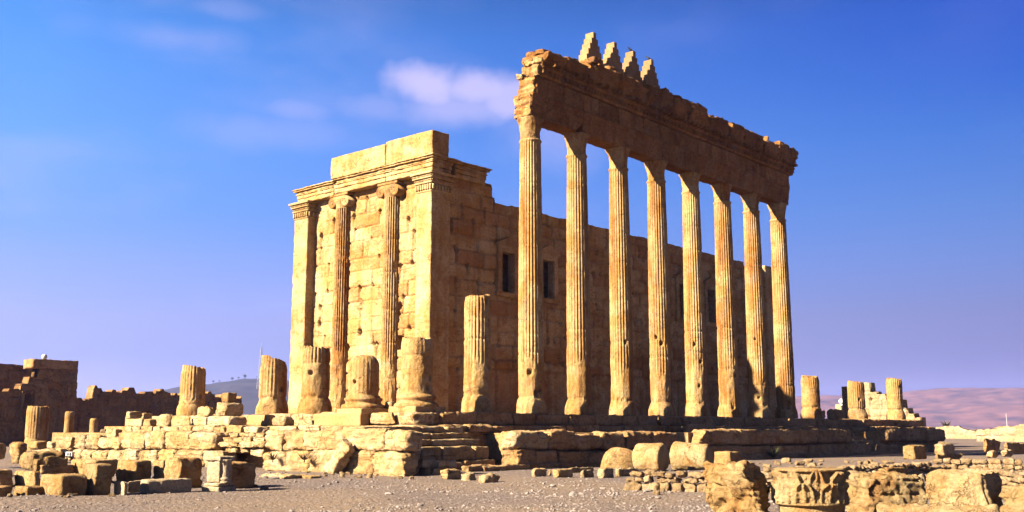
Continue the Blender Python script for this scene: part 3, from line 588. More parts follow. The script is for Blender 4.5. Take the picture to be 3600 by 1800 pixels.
def hill(name, pts, D, depth, seed, mat='hill'):
    """ridge seen along pts = (angle from view axis in degrees, height in m) at distance D"""
    az0 = R(41.5); nA, nR = 260, 46; a = np.linspace(pts[0][0], pts[-1][0], nA); hh = np.interp(a, [p[0] for p in pts], [p[1] for p in pts])
    A, Q = np.meshgrid(az0 - np.radians(a), np.linspace(-1, 1, nR), indexing='ij'); H = np.repeat(hh[:, None], nR, 1)
    rr = D + Q * depth; X = CX + rr * np.cos(A); Y = CY + rr * np.sin(A); P = np.stack([X, Y, X * 0], -1)
    prof = np.clip(1 - np.abs(Q) ** 1.3, 0, 1); n = fbm(P / (depth * .5), seed, 5, .5) - .9 * np.abs(fbm(P / (depth * .22), seed + 1, 4, .5))
    Z = GZ - 3 + (H + 5) * prof * (1 + .24 * n * (1 - prof * .55)) + fbm(P / 45, seed + 3, 3) * H * .02 * prof
    o = mk(name, np.stack([X, Y, Z], -1).reshape(-1, 3), grid_f(nA, nR)[:, ::-1], M[mat]); o['kind'] = 'structure'; return o
hill('hills', [(3, 15), (6, 50), (9, 66), (13, 70), (16, 82), (19, 78), (21.5, 95), (24, 112), (26, 104), (28.5, 88), (32, 86), (38, 60), (45, 20)], 2700, 700, 5)
hill('hills', [(-40, 0), (-32, 8), (-24, 30), (-19.5, 62), (-17, 86), (-15, 91), (-13, 95), (-9, 80), (-4, 60), (2, 20)], 1900, 500, 9, 'hill2')

# ------------------------------------------------------------------ cella: ashlar walls as carved relief
def ashlar(u0, u1, z0, z1, res, seed, top=None, courses=None, holes=(), rects=(), cut=None, wmin=1.0, wmax=2.4, rough=.03, holep=.55, groove=.05, offs=.03, gdep=.14):
    """relief of a block wall in (u, z): returns U, Z, depth arrays and keep mask of faces"""
    rs = np.random.RandomState(seed); nu = int((u1 - u0) / res) + 1; nz = int((z1 - z0) / res) + 1
    U, Z = np.meshgrid(np.linspace(u0, u1, nu), np.linspace(z0, z1, nz), indexing='ij')
    if courses is None:
        courses = [z0]
        while courses[-1] < z1: courses.append(courses[-1] + rs.uniform(.75, 1.15))
    D = np.zeros_like(U); tone = np.zeros_like(U); P3 = np.stack([U, Z, U * 0], -1); wob = .03 * fbm(P3 * .9, seed, 2); Zw = Z + wob; Uw = U + .03 * fbm(P3 * .9 + 40, seed, 2)
    wn = .5 + .5 * fbm(P3 * .7 + 9, seed + 4, 2); hl = []
    for ci in range(len(courses) - 1):
        a, b = courses[ci], courses[ci + 1]; inb = (Zw >= a) & (Zw < b)
        js = [u0 - rs.uniform(0, wmax)]
        while js[-1] < u1: js.append(js[-1] + rs.uniform(wmin, wmax))
        js = np.array(js); k = np.clip(np.searchsorted(js, Uw) - 1, 0, len(js) - 1); off = rs.uniform(-offs, offs, len(js) + 1)
        tilt = rs.uniform(-offs, offs, len(js) + 1) * .6
        dj = np.minimum(np.abs(Uw - js[k]), np.abs(js[np.clip(k + 1, 0, len(js) - 1)] - Uw)); dh = np.minimum(Zw - a, b - Zw)
        blk = off[k] + tilt[k] * (Z - a)
        g = np.maximum(sstep(groove * 1.7, groove * .3, dj) * (.35 + .9 * wn), sstep(groove * 1.5, groove * .2, dh) * (.15 + .75 * wn))
        edge = sstep(.22, 0, np.minimum(dj, dh)) * .012 * (wn > .55)
        D = np.where(inb, blk + g * gdep + edge, D)
        tone = np.where(inb, (np.maximum(rs.uniform(-.55, 1.0, len(js) + 1), 0) ** 1.5)[k], tone)
        for j in js:
            if u0 < j < u1:
                if rs.rand() < holep: hl.append((j, b - .04 if rs.rand() < .7 else a + .05, rs.uniform(.08, .17), rs.uniform(.25, .5)))
                if rs.rand() < holep * .35: hl.append((j + rs.uniform(-.1, .1), rs.uniform(a, b), rs.uniform(.05, .09), .2))
    D += rough * fbm(P3 * 2.2, seed + 8, 4, .6) + rough * .6 * np.maximum(fbm(np.stack([U * .7, Z * 5, U * 0], -1), seed + 12, 3), 0)
    for (u, z, r, d) in list(holes) + hl:
        q = ((U - u) / r) ** 2 + ((Z - z) / (r * 1.25)) ** 2; D = np.maximum(D, d * sstep(1.6, .5, q + .35 * fbm(P3 * 7, seed + 2, 2)))
    for (a, b, c, e, d) in rects: D = np.where((U > a) & (U < b) & (Z > c) & (Z < e), d, D)
    if top is not None:
        t = top(U) + .035 * fbm(np.stack([U * 2.3, U * 0, U * 0], -1), seed + 5, 3); Z = np.minimum(Z, t)
    F = grid_f(nu, nz); keep = np.ones((nu - 1, nz - 1), bool)
    if cut:
        uc = (U[:-1, :-1] + U[1:, 1:]) / 2; zc = (Z[:-1, :-1] + Z[1:, 1:]) / 2
        for (a, b, c, e) in cut: keep &= ~((uc > a) & (uc < b) & (zc > c) & (zc < e))
    return U, Z, D, F[keep.ravel()], nu, nz, tone
def wall_solid(axis, face, thick, rel, sgn, mat, name, parent):
    """axis 'x': wall plane x = face (u = y); axis 'y': plane y = face (u = x); sgn = direction into the wall"""
    U, Z, D, F, nu, nz, tone = rel; n = U.size
    dep = (face + sgn * D).ravel(); back = np.full(n, face + sgn * thick); U = U.ravel(); Z = Z.ravel()
    V = np.concatenate([np.stack([dep, U, Z] if axis == 'x' else [U, dep, Z], 1), np.stack([back, U, Z] if axis == 'x' else [U, back, Z], 1)])
    top = np.arange(nu) * nz + nz - 1; l = np.arange(nz); r = (nu - 1) * nz + np.arange(nz)
    def strip(e): return np.stack([e[:-1], e[1:], e[1:] + n, e[:-1] + n], 1)
    return mk(name, V, [F, F[:, ::-1] + n, strip(top), strip(l), strip(r)], mat, parent, tone=np.concatenate([tone.ravel()] * 2))

cella = empty('temple_cella', 'tall roofless golden ashlar temple hall with two fluted half columns on its sunlit end wall', 'temple', (8.2, 7.75, 0))
CO = np.array([8.2, 7.75, 0])
def put(name, V, F, mat, parent=cella, smooth=True, off=CO):
    return mk(name, V - off, F, mat, parent, smooth=smooth)
def local(o): 
    me = o.data; V = np.empty(len(me.vertices) * 3, np.float32); me.vertices.foreach_get('co', V); V = V.reshape(-1, 3) - CO.astype(np.float32)
    me.vertices.foreach_set('co', np.ascontiguousarray(V).ravel()); me.update(); return o
# end wall (sunlit), recessed behind antae
rel = ashlar(8.3, 19.4, -.1, 13.75, .05, 21, gdep=.15, groove=.05, offs=.02, holes=[(11.1, 5.9, .2, .5), (10.9, 6.3, .16, .5), (11.05, 5.5, .12, .4)], rects=[(10.5, 11.15, 3.75, 4.6, 1.2), (10.55, 10.95, 12.6, 13.5, .9)], wmin=1.1, wmax=2.8, holep=.85)
local(wall_solid('x', 8.8, 1.3, rel, 1, M['wall'], 'end_wall', cella))
def longtop(U):
    t = np.full_like(U, 12.82); k = np.floor(U / 1.7).astype(int); t = t + .10 * (_h(k, k * 0, k * 0, 5) - .5) + .002 * (U - 16)
    t = np.where((_h(k, k * 0 + 3, k * 0, 9) < .18) & (U > 17), t - .35, t)
    t = np.where(U < 13.75, 13.1, t); t = np.where(U < 13.5, 13.78, t); return t
WIN = [(14.3, 15.45, 7.4, 9.85), (18.15, 19.3, 7.4, 9.85), (34.0, 35.1, 7.4, 10.0), (38.05, 39.15, 7.4, 10.0)]
rs0 = np.random.RandomState(77); hol = []
for k in range(130):
    u = rs0.uniform(17, 46); z = rs0.uniform(3.6, 12)
    if any(a - .5 < u < b + .5 and c - .5 < z < d + 1 for a, b, c, d in WIN): continue
    hol.append((u, z, rs0.uniform(.08, .15), .3))
lc = [-.1, 2.75, 3.35] + list(np.cumsum([.9, .8, .95, .85, 1.0, .85, .9, .85, .95, .8, .9, .8]) + 3.35)
rel = ashlar(9.65, 47.2, -.1, 14.0, .065, 33, top=longtop, courses=lc, holes=hol, cut=WIN, wmin=1.1, wmax=2.6, holep=.6, rough=.028, offs=.03, groove=.065, gdep=.22)
U, Z, D, F, nu, nz, tn = rel
D = D - .12 * sstep(2.7, 2.76, Z) * sstep(3.4, 3.3, Z) + .05 * sstep(2.75, 2.65, Z) * (.5 + fbm(np.stack([U * 1.1, Z * .5, U * 0], -1), 3, 2))
local(wall_solid('y', 8.02, 1.1, (U, Z, D, F, nu, nz, tn), 1, M['wall'], 'long_wall', cella))
# far long wall and far end wall close the hall
rel = ashlar(9.0, 47.2, -.1, 13.2, .16, 41, top=lambda U: 12.7 + .15 * np.sin(U * .9), holep=.2)
local(wall_solid('y', 19.3, 1.1, rel, 1, M['wall'], 'back_wall', cella))
rel = ashlar(8.0, 20.4, -.1, 13.0, .16, 43, top=lambda U: 12.6 + .2 * np.sin(U * 1.3), holep=.2)
local(wall_solid('x', 47.2, 1.2, rel, 1, M['wall'], 'far_end_wall', cella))
V, F = stone(2.0, 1.6, 12.95, .18, .04, .03, 51, 0, .02, joints=[1, 2, 3, 4, 5, 6, 7, 8, 9, 10, 11, 12]); put('end_pier', V + [48.2, 8.5, 0], F, M['wall'])
# antae (corner piers) with capitals
def pier(x0, x1, y0, y1, h, seed): 
    V, F = stone(x1 - x0, y1 - y0, h, .11, .03, .018, seed, 0, .02, joints=[1.3, 2.7, 4.1, 5.6, 7.0, 8.3, 9.7, 11.0]); return V + [(x0 + x1) / 2, (y0 + y1) / 2, 0], F
def anta_capital(x0, x1, y0, y1, z0, z1, par):
    parts = []; cx, cy = (x0 + x1) / 2, (y0 + y1) / 2; lx, ly = x1 - x0, y1 - y0; zs = np.linspace(0, 1, 8)
    lay = [(0, .42, .03), (.42, .52, .11), (.52, .66, .09), (.66, .74, .2), (.74, .86, .18), (.86, 1, .3)]
    for i, (a, b, o) in enumerate(lay):
        v, f = stone(lx + 2 * o, ly + 2 * o, (z1 - z0) * (b - a) + .004, .12, .03, .012, 60 + i, 0); parts.append((v + [cx, cy, z0 + (z1 - z0) * a], f))
    # leaf and bead rows carved on the capital
    rows = parts
    for fz, n, s in ((.20, 7, .10), (.60, 12, .055), (.80, 14, .055)):
        o = {.20: .05, .60: .1, .80: .19}[fz]
        for k in range(n):
            t = (k + .5) / n; z = z0 + (z1 - z0) * fz
            for v0 in ((x0 - o, y0 - o + (ly + 2 * o) * t), (x0 - o + (lx + 2 * o) * t, y0 - o)):
                v, f = stone(s * 1.5, s * 1.5, s * (3.2 if fz == .2 else 1.5), .05, s * .5, .01, k, 0); rows.append((v + [v0[0], v0[1], z - s], f))
    return put('pier_capital', *merge(parts), M['wall'], par)
for (y0, y1, x1, sd) in ((7.75, 8.98, 9.75, 71), (19.0, 20.43, 9.9, 72)):
    p = put('corner_pier', *pier(8.2, x1, y0, y1, 13.75 if y0 < 10 else 13.6, sd), M['wall'])
    anta_capital(8.2, x1, y0, y1, 12.5, 13.66 if y0 < 10 else 13.6, p)
# half columns with ionic capitals
def flute(T, n=24, w=.1):
    t = (T * n / (2 * math.pi)) % 1.0; q = np.clip((t - w) / (1 - 2 * w), 0, 1); return 4 * q * (1 - q)
def volute(r, th, seed):
    n = 40; m = 9; a = np.linspace(0, 2 * math.pi, n, endpoint=False); rr = np.linspace(0, 1, m); A, Q = np.meshgrid(a, rr, indexing='ij')
    sp = .5 + .5 * np.cos(2 * math.pi * (Q * 2.3 - A / (2 * math.pi))); z = th / 2 + .06 * sp * (Q > .15) + .08 * (Q <= .15)
    X = Q * r * np.cos(A); Y = Q * r * np.sin(A); V = np.stack([z * 0 - z, X, Y], -1).reshape(-1, 3); F = [grid_f(n, m, True)]
    rim = np.arange(n) * m + m - 1; b = V[rim].copy(); b[:, 0] = th / 2; i0 = len(V); V = np.concatenate([V, b])
    bi = i0 + np.arange(n); F.append(np.stack([rim, np.roll(rim, -1), np.roll(bi, -1), bi], 1)); return V, F
for (yc, sd, brk) in ((16.12, 3, 3.6), (11.62, 8, 3.2)):
    zs = np.linspace(0, 12.75, 190)
    def rf(T, Z, sd=sd, brk=brk):
        P = np.stack([np.cos(T) * 1.3, np.sin(T) * 1.3, Z * .8], -1); n = fbm(P + sd * 9, sd, 3)
        wear = sstep(brk - .4, brk + .2, Z + .5 * n); dam = sstep(.55, .75, fbm(P * .9 + 50, sd + 3, 3)); b = .60 - .05 * Z / 12.75
        r = b - .075 * flute(T) * wear * (1 - .8 * dam) - .05 * dam * wear
        r = r - .05 * (1 - wear) + .035 * (1 - wear) * fbm(P * 3, sd, 3) + .012 * fbm(P * 6, sd + 1, 2)
        for jz in (2.1, 4.2, 6.1, 8.3, 10.2): r = r - .03 * np.exp(-((Z - jz + .05 * n) / .05) ** 2)
        r = r + .17 * sstep(.75, .35, Z) * (1 + .3 * n); return r
    V, F = tube(zs, 144, rf); hc = put('half_column', V + [8.82, yc, 0], F, M['column'])
    parts = []
    v, f = stone(.9, 1.75, .16, .08, .03, .012, 80 + sd, 0); parts.append((v + [8.72, yc, 13.5], f))
    v, f = stone(.95, 1.35, .3, .08, .1, .012, 81 + sd, 0); parts.append((v + [8.72, yc, 13.2], f))
    v, f = tube(np.linspace(0, .5, 10), 48, lambda T, Z: .52 + .16 * (Z / .5) ** 1.5 + .03 * np.cos(T * 20) * sstep(.1, .3, Z)); parts.append((v + [8.82, yc, 12.72], f))
    cap = put('ionic_capital', *merge(parts), M['column'], hc)
    for sg in (-1, 1):
        v, f = volute(.34, .62, sd); put('volute', v + [8.62, yc + sg * .62, 13.12], f, M['column'], cap)
# entablature over the end wall and returning along the long wall
def mold(lx, ly, lz, steps, seed, res=.11, amp=.028):
    """stack of mouldings that step outward upward: steps = (z fraction top, overhang)"""
    parts = []; z = 0
    for i, (f, o) in enumerate(steps):
        h = lz * f - z; v, fc = stone(lx + 2 * o, ly + 2 * o, h + (.004 if i < len(steps) - 1 else 0), res, .03, amp, seed + i, 0, joints=()); parts.append((v + [0, 0, z], fc)); z = lz * f
    return merge(parts)
ST = [(.30, 0), (.55, .04), (.64, .09), (.80, .07), (.90, .2), (1.0, .28)]
for (y0, y1, sd) in ((7.72, 11.68, 101), (11.7, 16.5, 107), (16.52, 20.25, 113)):
    V, F = mold(1.5, y1 - y0 - .56 + .53, .92 if y0 > 16 else .98, ST, sd)
    V[:, 1] = np.clip(V[:, 1], -(y1 - y0) / 2, (y1 - y0) / 2) if y0 > 8 and y1 < 20 else V[:, 1]
    put('cornice_block', V + [9.0, (y0 + y1) / 2, 13.67 - (.09 if y0 > 16 else 0)], F, M['wall'])
V, F = mold(2.6, 1.2, .98, ST, 121, amp=.03); put('cornice_block', V + [11.45, 8.42, 13.67], F, M['wall'])
V, F = stone(1.3, 1.0, .42, .1, .06, .04, 127, 1); put('cornice_block', V + [13.0, 8.6, 13.5], F, M['wall'])
for (y0, y1, h, sd) in ((7.74, 11.70, 1.46, 131), (11.74, 16.85, 1.36, 132)):
    V, F = stone(1.34, y1 - y0, h, .11, .03, .018, sd, 0, .012); put('parapet_block', V + [8.87, (y0 + y1) / 2, 14.655], F, M['wall'])
# windows: moulded frames with little pediments
for i, (a, b, c, d) in enumerate(WIN):
    parts = []; w = .34; yo, yi = 7.87, 8.45
    for (x0, x1, z0, z1, p) in ((a - w, a, c, d, 0), (b, b + w, c, d, 0), (a - w, b + w, d, d + .36, -.003)):
        v, f = box(x0, x1, yo + p, yi, z0, z1); parts.append((v, f)); v, f = box(x0 - .06, x1 + .06, yo - .07, yo - .002, z0 + (.0 if z1 < d + .1 else .24), z1); 
        if z1 > d + .1: parts.append((v, f))
    fr = put('window_frame', *merge(parts), M['wall'], smooth=False)
    put('sill', *box(a - .5, b + .5, 7.84, 8.45, c - .28, c), M['wall'], fr, smooth=False)
    z0 = d + .36; xm = (a + b) / 2; x0, x1 = a - .55, b + .55; V = []
    for y in (7.76, 8.1): V += [[x0, y, z0], [x1, y, z0], [x1, y, z0 + .12], [xm, y, z0 + .62], [x0, y, z0 + .12]]
    Fq = [np.array([[0, 1, 6, 5], [1, 2, 7, 6], [2, 3, 8, 7], [3, 4, 9, 8], [4, 0, 5, 9]]), np.array([[0, 1, 2, 3, 4]]), np.array([[9, 8, 7, 6, 5]])]
    pd = put('pediment', np.array(V, float), Fq, M['wall'], fr, smooth=False)
# unseen stone ceiling and wall of the inner room, added to darken near windows
put('added_inner_ceiling', *box(9.9, 21.5, 9.2, 19.2, 10.9, 11.6), M['wall'], smooth=False)
put('added_inner_wall', *box(21.5, 22.4, 9.2, 19.2, .02, 11.6), M['wall'], smooth=False)
# rubble core of the hall floor
put('hall_floor', *box(9.4, 47.0, 8.3, 19.6, -.6, .02), M['shade'], smooth=False)

# ------------------------------------------------------------------ columns
def column(h, seed, r0=.655, r1=.535, H=13.85, wear=(2.6, .8), full=False, broken=0.0, tilt=0.0, flat=0.5, lit_dam=.6, base='worn', joints=(), holes=3, facet=0.0, nth=144, dz=.075, fd=1.0, dome=0.0):
    rs = np.random.RandomState(seed); zs = np.linspace(0, h, int(h / dz) + 2)
    hs = [(rs.uniform(3.2, 5.6) if k % 2 == 0 else rs.uniform(.2, 1.6), rs.uniform(.5, min(6.2, h - .3)), rs.uniform(.1, .15)) for k in range(holes)]
    ph = rs.uniform(0, 6.28)
    def rf(T, Z):
        P = np.stack([np.cos(T) * .9, np.sin(T) * .9, Z * .55], -1) + seed * 13.7; n = fbm(P, seed, 4, .55); n2 = fbm(P * 3.1, seed + 2, 3)
        t = Z / H; R0 = r0 + (r1 - r0) * t + .02 * np.sin(np.clip(t, 0, 1) * math.pi)
        m = sstep(wear[0] - .25, wear[0] + .25, Z + wear[1] * n); patch = sstep(.5, .72, fbm(P * 1.3 + 60, seed + 7, 3)) * lit_dam * sstep(9, 4, Z)
        top = sstep(H - .12, H - .2, Z) if full else 1.0
        fl = flute(T) * m * (1 - patch) * top
        chip = sstep(.25, .55, fbm(np.stack([T * 24 / 6.283 + seed, Z * 1.1, Z * 0 + seed], -1), seed + 21, 3)) * (.35 + .65 * sstep(8, 3, Z))
        fl = fl * (1 - .45 * chip) * fd; r = R0 - .02 * chip * m - .058 * fl - .035 * patch * m - (1 - m) * (.012 + .03 * n2 * 1.0 + .035 * np.maximum(n, 0))
        fac = np.abs(np.sin(T * 5 + ph)); r = r - (1 - m) * facet * fac
        r = r + .006 * n2
        for jz in joints: r = r - .035 * np.exp(-((Z - jz + .04 * n) / .06) ** 2)
        for (a, z, rr) in hs:
            q = (((T - a + math.pi) % (2 * math.pi) - math.pi) * R0 / rr) ** 2 + ((Z - z) / rr) ** 2; r = r - .2 * sstep(1.3, .4, q)
        for q in range(1, 7):
            jz = q * H / 7 + .5 * math.sin(seed * 3.1 + q); r = r - .016 * np.exp(-((Z - jz) / .05) ** 2) * (jz > 2)
        if full:
            r = r + .055 * np.exp(-((Z - H + .07) / .05) ** 2)
        if base == 'worn':
            b = sstep(.85, .25, Z + .12 * n); r = r + b * (.13 + .05 * n + .045 * n2)
            r = r - .05 * np.exp(-((Z - .82) / .07) ** 2) * (n2 > -.3)
        elif base == 'attic':
            z = Z
            r = np.where(z < .16, R0 + .26, r); tor1 = np.sqrt(np.clip(1 - ((z - .26) / .14) ** 2, 0, 1)); r = np.where((z >= .12) & (z < .40), R0 + .14 + .13 * tor1, r)
            r = np.where((z >= .40) & (z < .54), R0 + .09, r); tor2 = np.sqrt(np.clip(1 - ((z - .62) / .085) ** 2, 0, 1)); r = np.where((z >= .54) & (z < .70), R0 + .1 + .07 * tor2, r)
            r = np.where((z >= .70) & (z < .78), R0 + .06, r)
        Zo = Z
        if dome:
            q = np.clip((Z - (h - dome)) / dome, 0, .999); r = r - R0 * .62 * (1 - np.sqrt(1 - q * q)) * (1 + .25 * n)
        if broken:
            cutz = h - broken * (.45 + .55 * np.sin(T + ph)) * .5 - .12 * np.abs(n2); Zo = np.minimum(Z, cutz + .0 * Z)
            r = r - .1 * sstep(.35, 0, h - broken * .5 - Z) * flat
        return r, Zo
    return tube(zs, nth, rf, True, .08 if not full else 0, seed)
def bell(seed, r0=.53, h=1.15, flare=.17):
    zs = np.linspace(0, h, 22)
    def rf(T, Z):
        P = np.stack([np.cos(T), np.sin(T), Z * 1.3], -1) + seed * 5.1; n = fbm(P * 1.6, seed, 4); t = Z / h
        sq = 1 / np.maximum(np.abs(np.cos(T)), np.abs(np.sin(T))); r = (r0 - .03) + flare * t ** 2.4; r = r * (1 + (sq - 1) * .25 * t ** 3)
        return r + .04 * n * (.4 + t) - .05 * sstep(.35, .6, fbm(P * 2.2 + 9, seed + 4, 3)) * t + .015 * fbm(P * 6, seed + 1, 2)
    return tube(zs, 72, rf)
COLS = [  # index along the row, label, parameters
    (2, 'tall fluted column at the left end of the standing row, lower drum worn smooth', dict(wear=(2.3, .9), joints=(3.0,), facet=.02)),
    (3, 'second tall fluted column from the left end of the standing row, on a jutting slab', dict(wear=(2.4, .7), joints=(4.4,), facet=.02)),
    (4, 'third tall fluted column from the left end of the standing row, cracked near its foot', dict(wear=(2.6, .6), joints=(4.0,), facet=.02)),
    (5, 'fourth tall fluted column from the left end of the standing row, pale smooth lower drum', dict(wear=(2.7, .4), joints=(3.4,), facet=.02)),
    (6, 'fourth tall fluted column from the right end of the standing row, pitted orange lower shaft', dict(wear=(2.6, .8), joints=(5.1,), facet=.02)),
    (7, 'third tall fluted column from the right end of the standing row, chipped low down', dict(wear=(2.9, .6), joints=(3.0, 5.6), facet=.02)),
    (8, 'second tall fluted column from the right end of the row, its foot in shadow', dict(wear=(2.6, .5), joints=(2.1,), facet=.02)),
    (9, 'tall fluted column at the far right end of the standing row, against open sky', dict(wear=(1.7, .4), joints=(2.2,), facet=.02))]
G1 = 'tall fluted columns carrying the entablature'
for i, lab, kw in COLS:
    e = empty('column', lab, 'column', (3.85 * i, 0, 0), 0, G1)
    V, F = column(13.85, 200 + i, full=True, holes=6, **kw); mk('shaft', V, F, M['column'], e)
    V, F = bell(300 + i); mk('bell_capital', V + [0, 0, 13.82], F, M['column'], e)
STUMPS = [  # x, y, height, label, kw
    (0, 0, 3.26, 'thick rough column stump on a square slab at the near corner of the terrace', dict(wear=(2.65, .15), base='attic', broken=.12, fd=.25, joints=(2.45,), r0=.71, r1=.68)),
    (3.85, 0, 5.54, 'tall half-height fluted column stump beside the standing row, broken off flat at window-sill level', dict(wear=(2.2, .5), broken=.25, joints=(3.4, .9))),
    (0, 3.53, 2.65, 'round-topped column stump on a moulded base before the sunlit end wall', dict(wear=(1.0, .3), base='attic', broken=.06, fd=.3, dome=.5, r0=.71, r1=.60)),
    (0, 7.08, 3.25, 'column stump with deep flutes only on its top drum and a spreading worn foot', dict(wear=(2.45, .1), broken=.2, joints=(2.4, .75), r0=.69)),
    (0, 10.52, 2.93, 'column stump with a split slanting top beside the left edge of the hall', dict(wear=(.9, .2), broken=.8, fd=.6, joints=(.8,), r0=.70)),
    (0, 17.94, 2.75, 'lone leftmost column stump with a chipped fluted top on the block heap', dict(wear=(.8, .3), broken=.35, fd=.75, joints=(.6,), r0=.69)),
    (38.5, 0, 3.1, 'squat column stump just right of the standing row, square-edged with a short fluted top', dict(wear=(2.3, .2), broken=.3, joints=(.75,))),
    (46.4, 0, 2.95, 'middle column stump of the right-hand three, standing in front of the pale stepped ruin', dict(wear=(.9, .3), broken=.2, joints=(.8,))),
    (54.1, 0, 3.45, 'rightmost column stump by the desert, on a bulging double base', dict(wear=(1.6, .5), broken=.15, joints=(.85,)))]
for k, (x, y, h, lab, kw) in enumerate(STUMPS):
    e = empty('column_stump', lab, 'column stump', (x, y, .0), 0, 'broken column stumps on the terrace')
    V, F = column(h, 400 + k, holes=3 if y == 0 else 1, dz=.05, **kw); mk('shaft', V, F, M['column'], e)
# ------------------------------------------------------------------ entablature
ent = empty('entablature', 'heavy dark carved stone beam and broken cornice lying across the eight tall columns', 'entablature', (20.8, 0, 14.95))
EO = np.array([20.8, 0, 14.95]); rs1 = np.random.RandomState(5)
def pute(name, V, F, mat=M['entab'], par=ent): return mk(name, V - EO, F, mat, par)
arch_prof = lambda t: .86 + .06 * (t > .30) + .06 * (t > .58) + .12 * (t > .84)
xs = [7.12] + [3.85 * i + .1 * rs1.uniform(-1, 1) for i in range(3, 9)] + [35.4]
for k in range(len(xs) - 1):
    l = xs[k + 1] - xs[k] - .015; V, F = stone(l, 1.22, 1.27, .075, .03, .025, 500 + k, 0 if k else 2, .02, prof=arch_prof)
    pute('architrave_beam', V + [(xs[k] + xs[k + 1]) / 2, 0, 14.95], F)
x = 7.55; k = 0
while x < 35.5:
    l = min(rs1.uniform(1.3, 2.6), 35.8 - x)
    if l < .4: break
    V, F = stone(l - .02, 1.12 + rs1.uniform(-.05, .05), 1.0, .11, .04, .025, 530 + k, 1 if k == 0 else 0, .03); pute('frieze_block', V + [x + l / 2, 0, 16.2], F); x += l; k += 1
def asym(prof):
    """mouldings project to the front (negative y); the back is plain"""
    return lambda t: prof(t)
def overhang(V, lz, prof):
    t = np.clip(V[:, 2] / lz, 0, 1); V[:, 1] = np.where(V[:, 1] < 0, V[:, 1] * prof(t), V[:, 1] * np.minimum(prof(t), .8)); return V
TOP = [(7.3, .3), (8.6, .62), (10.5, .95), (12.5, 1.15), (24, 1.2), (24.2, .85), (26, 1.05), (30, 1.0), (36, .95)]
x = 7.75; k = 0
while x < 36.0:
    l = min(rs1.uniform(1.7, 2.9), 36.35 - x)
    if l < .5: break
    parts = []
    # dentil course, bead, modillion course and corona, each a band of its own relief
    for (z, lz, pr, am) in ((17.2, .14, lambda t: .80 + .08 * t, .012), (17.33, .24, lambda t: .80 + 0 * t, .012), (17.56, .13, lambda t: .92 + .16 * t, .015), (17.68, .26, lambda t: .98 + 0 * t, .02)):
        V, F = stone(l - .02, 1.62, lz + .005, .09, .02, am, int(570 + k * 9 + z * 3), 0); parts.append((overhang(V, lz, pr) + [x + l / 2, 0, z], F))
    u = x + .12
    while u < x + l - .1:
        if rs1.rand() < .88: v, f = stone(.14, .17, .21, .06, .02, .01, int(u * 10), 0); parts.append((v + [u, -.72, 17.34], f))
        u += .26
    u = x + .2
    while u < x + l - .15:
        if rs1.rand() < .8: v, f = stone(.2, .5, .2, .07, .04, .03, int(u * 17), 2); parts.append((v + [u, -.95, 17.72], f))
        u += .46
    h = np.interp(x + .3, [t[0] for t in TOP], [t[1] for t in TOP]) + rs1.uniform(-.14, .1)
    V, F = stone(l - .02, 1.62, h, .085, .06, .06, 560 + k, 3, .06); parts.append((overhang(V, h, lambda t: 1.25 + .22 * sstep(.1, .6, t)) + [x + l / 2, 0, 17.93], F))
    c = pute('cornice_block', *merge(parts))
    for q in range(3 if k % 3 else 2):
        lw = rs1.uniform(.4, 1.1); V, F = stone(lw, rs1.uniform(.9, 1.5), rs1.uniform(.14, .36), .08, .05, .06, 600 + k * 3 + q, 4)
        pute('broken_crest', V + [x + l * (.2 + .3 * q), rs1.uniform(-.45, -.15), 17.93 + h - .1], F, par=c)
    x += l; k += 1
for (bx, by, bz, lx, ly, lz, sd) in ((7.2, .0, 14.97, .3, 1.14, 1.2, 1), (7.5, .0, 16.2, .3, 1.08, .98, 2), (7.66, -.1, 17.22, .3, 1.2, .6, 3), (7.85, -.15, 17.84, .5, 1.25, .38, 4), (7.25, .38, 15.8, .4, .4, .36, 5), (7.5, .42, 17.1, .4, .4, .3, 6)):
    V, F = stone(lx, ly, lz, .06, .05, .07, 650 + sd, 4, .07); pute('broken_end_block', V + [bx, by, bz], F, M['column'])
V, F = stone(.5, .9, 1.7, .1, .1, .06, 660, 3); pute('broken_end_block', V + [35.6, .05, 15.5], F)
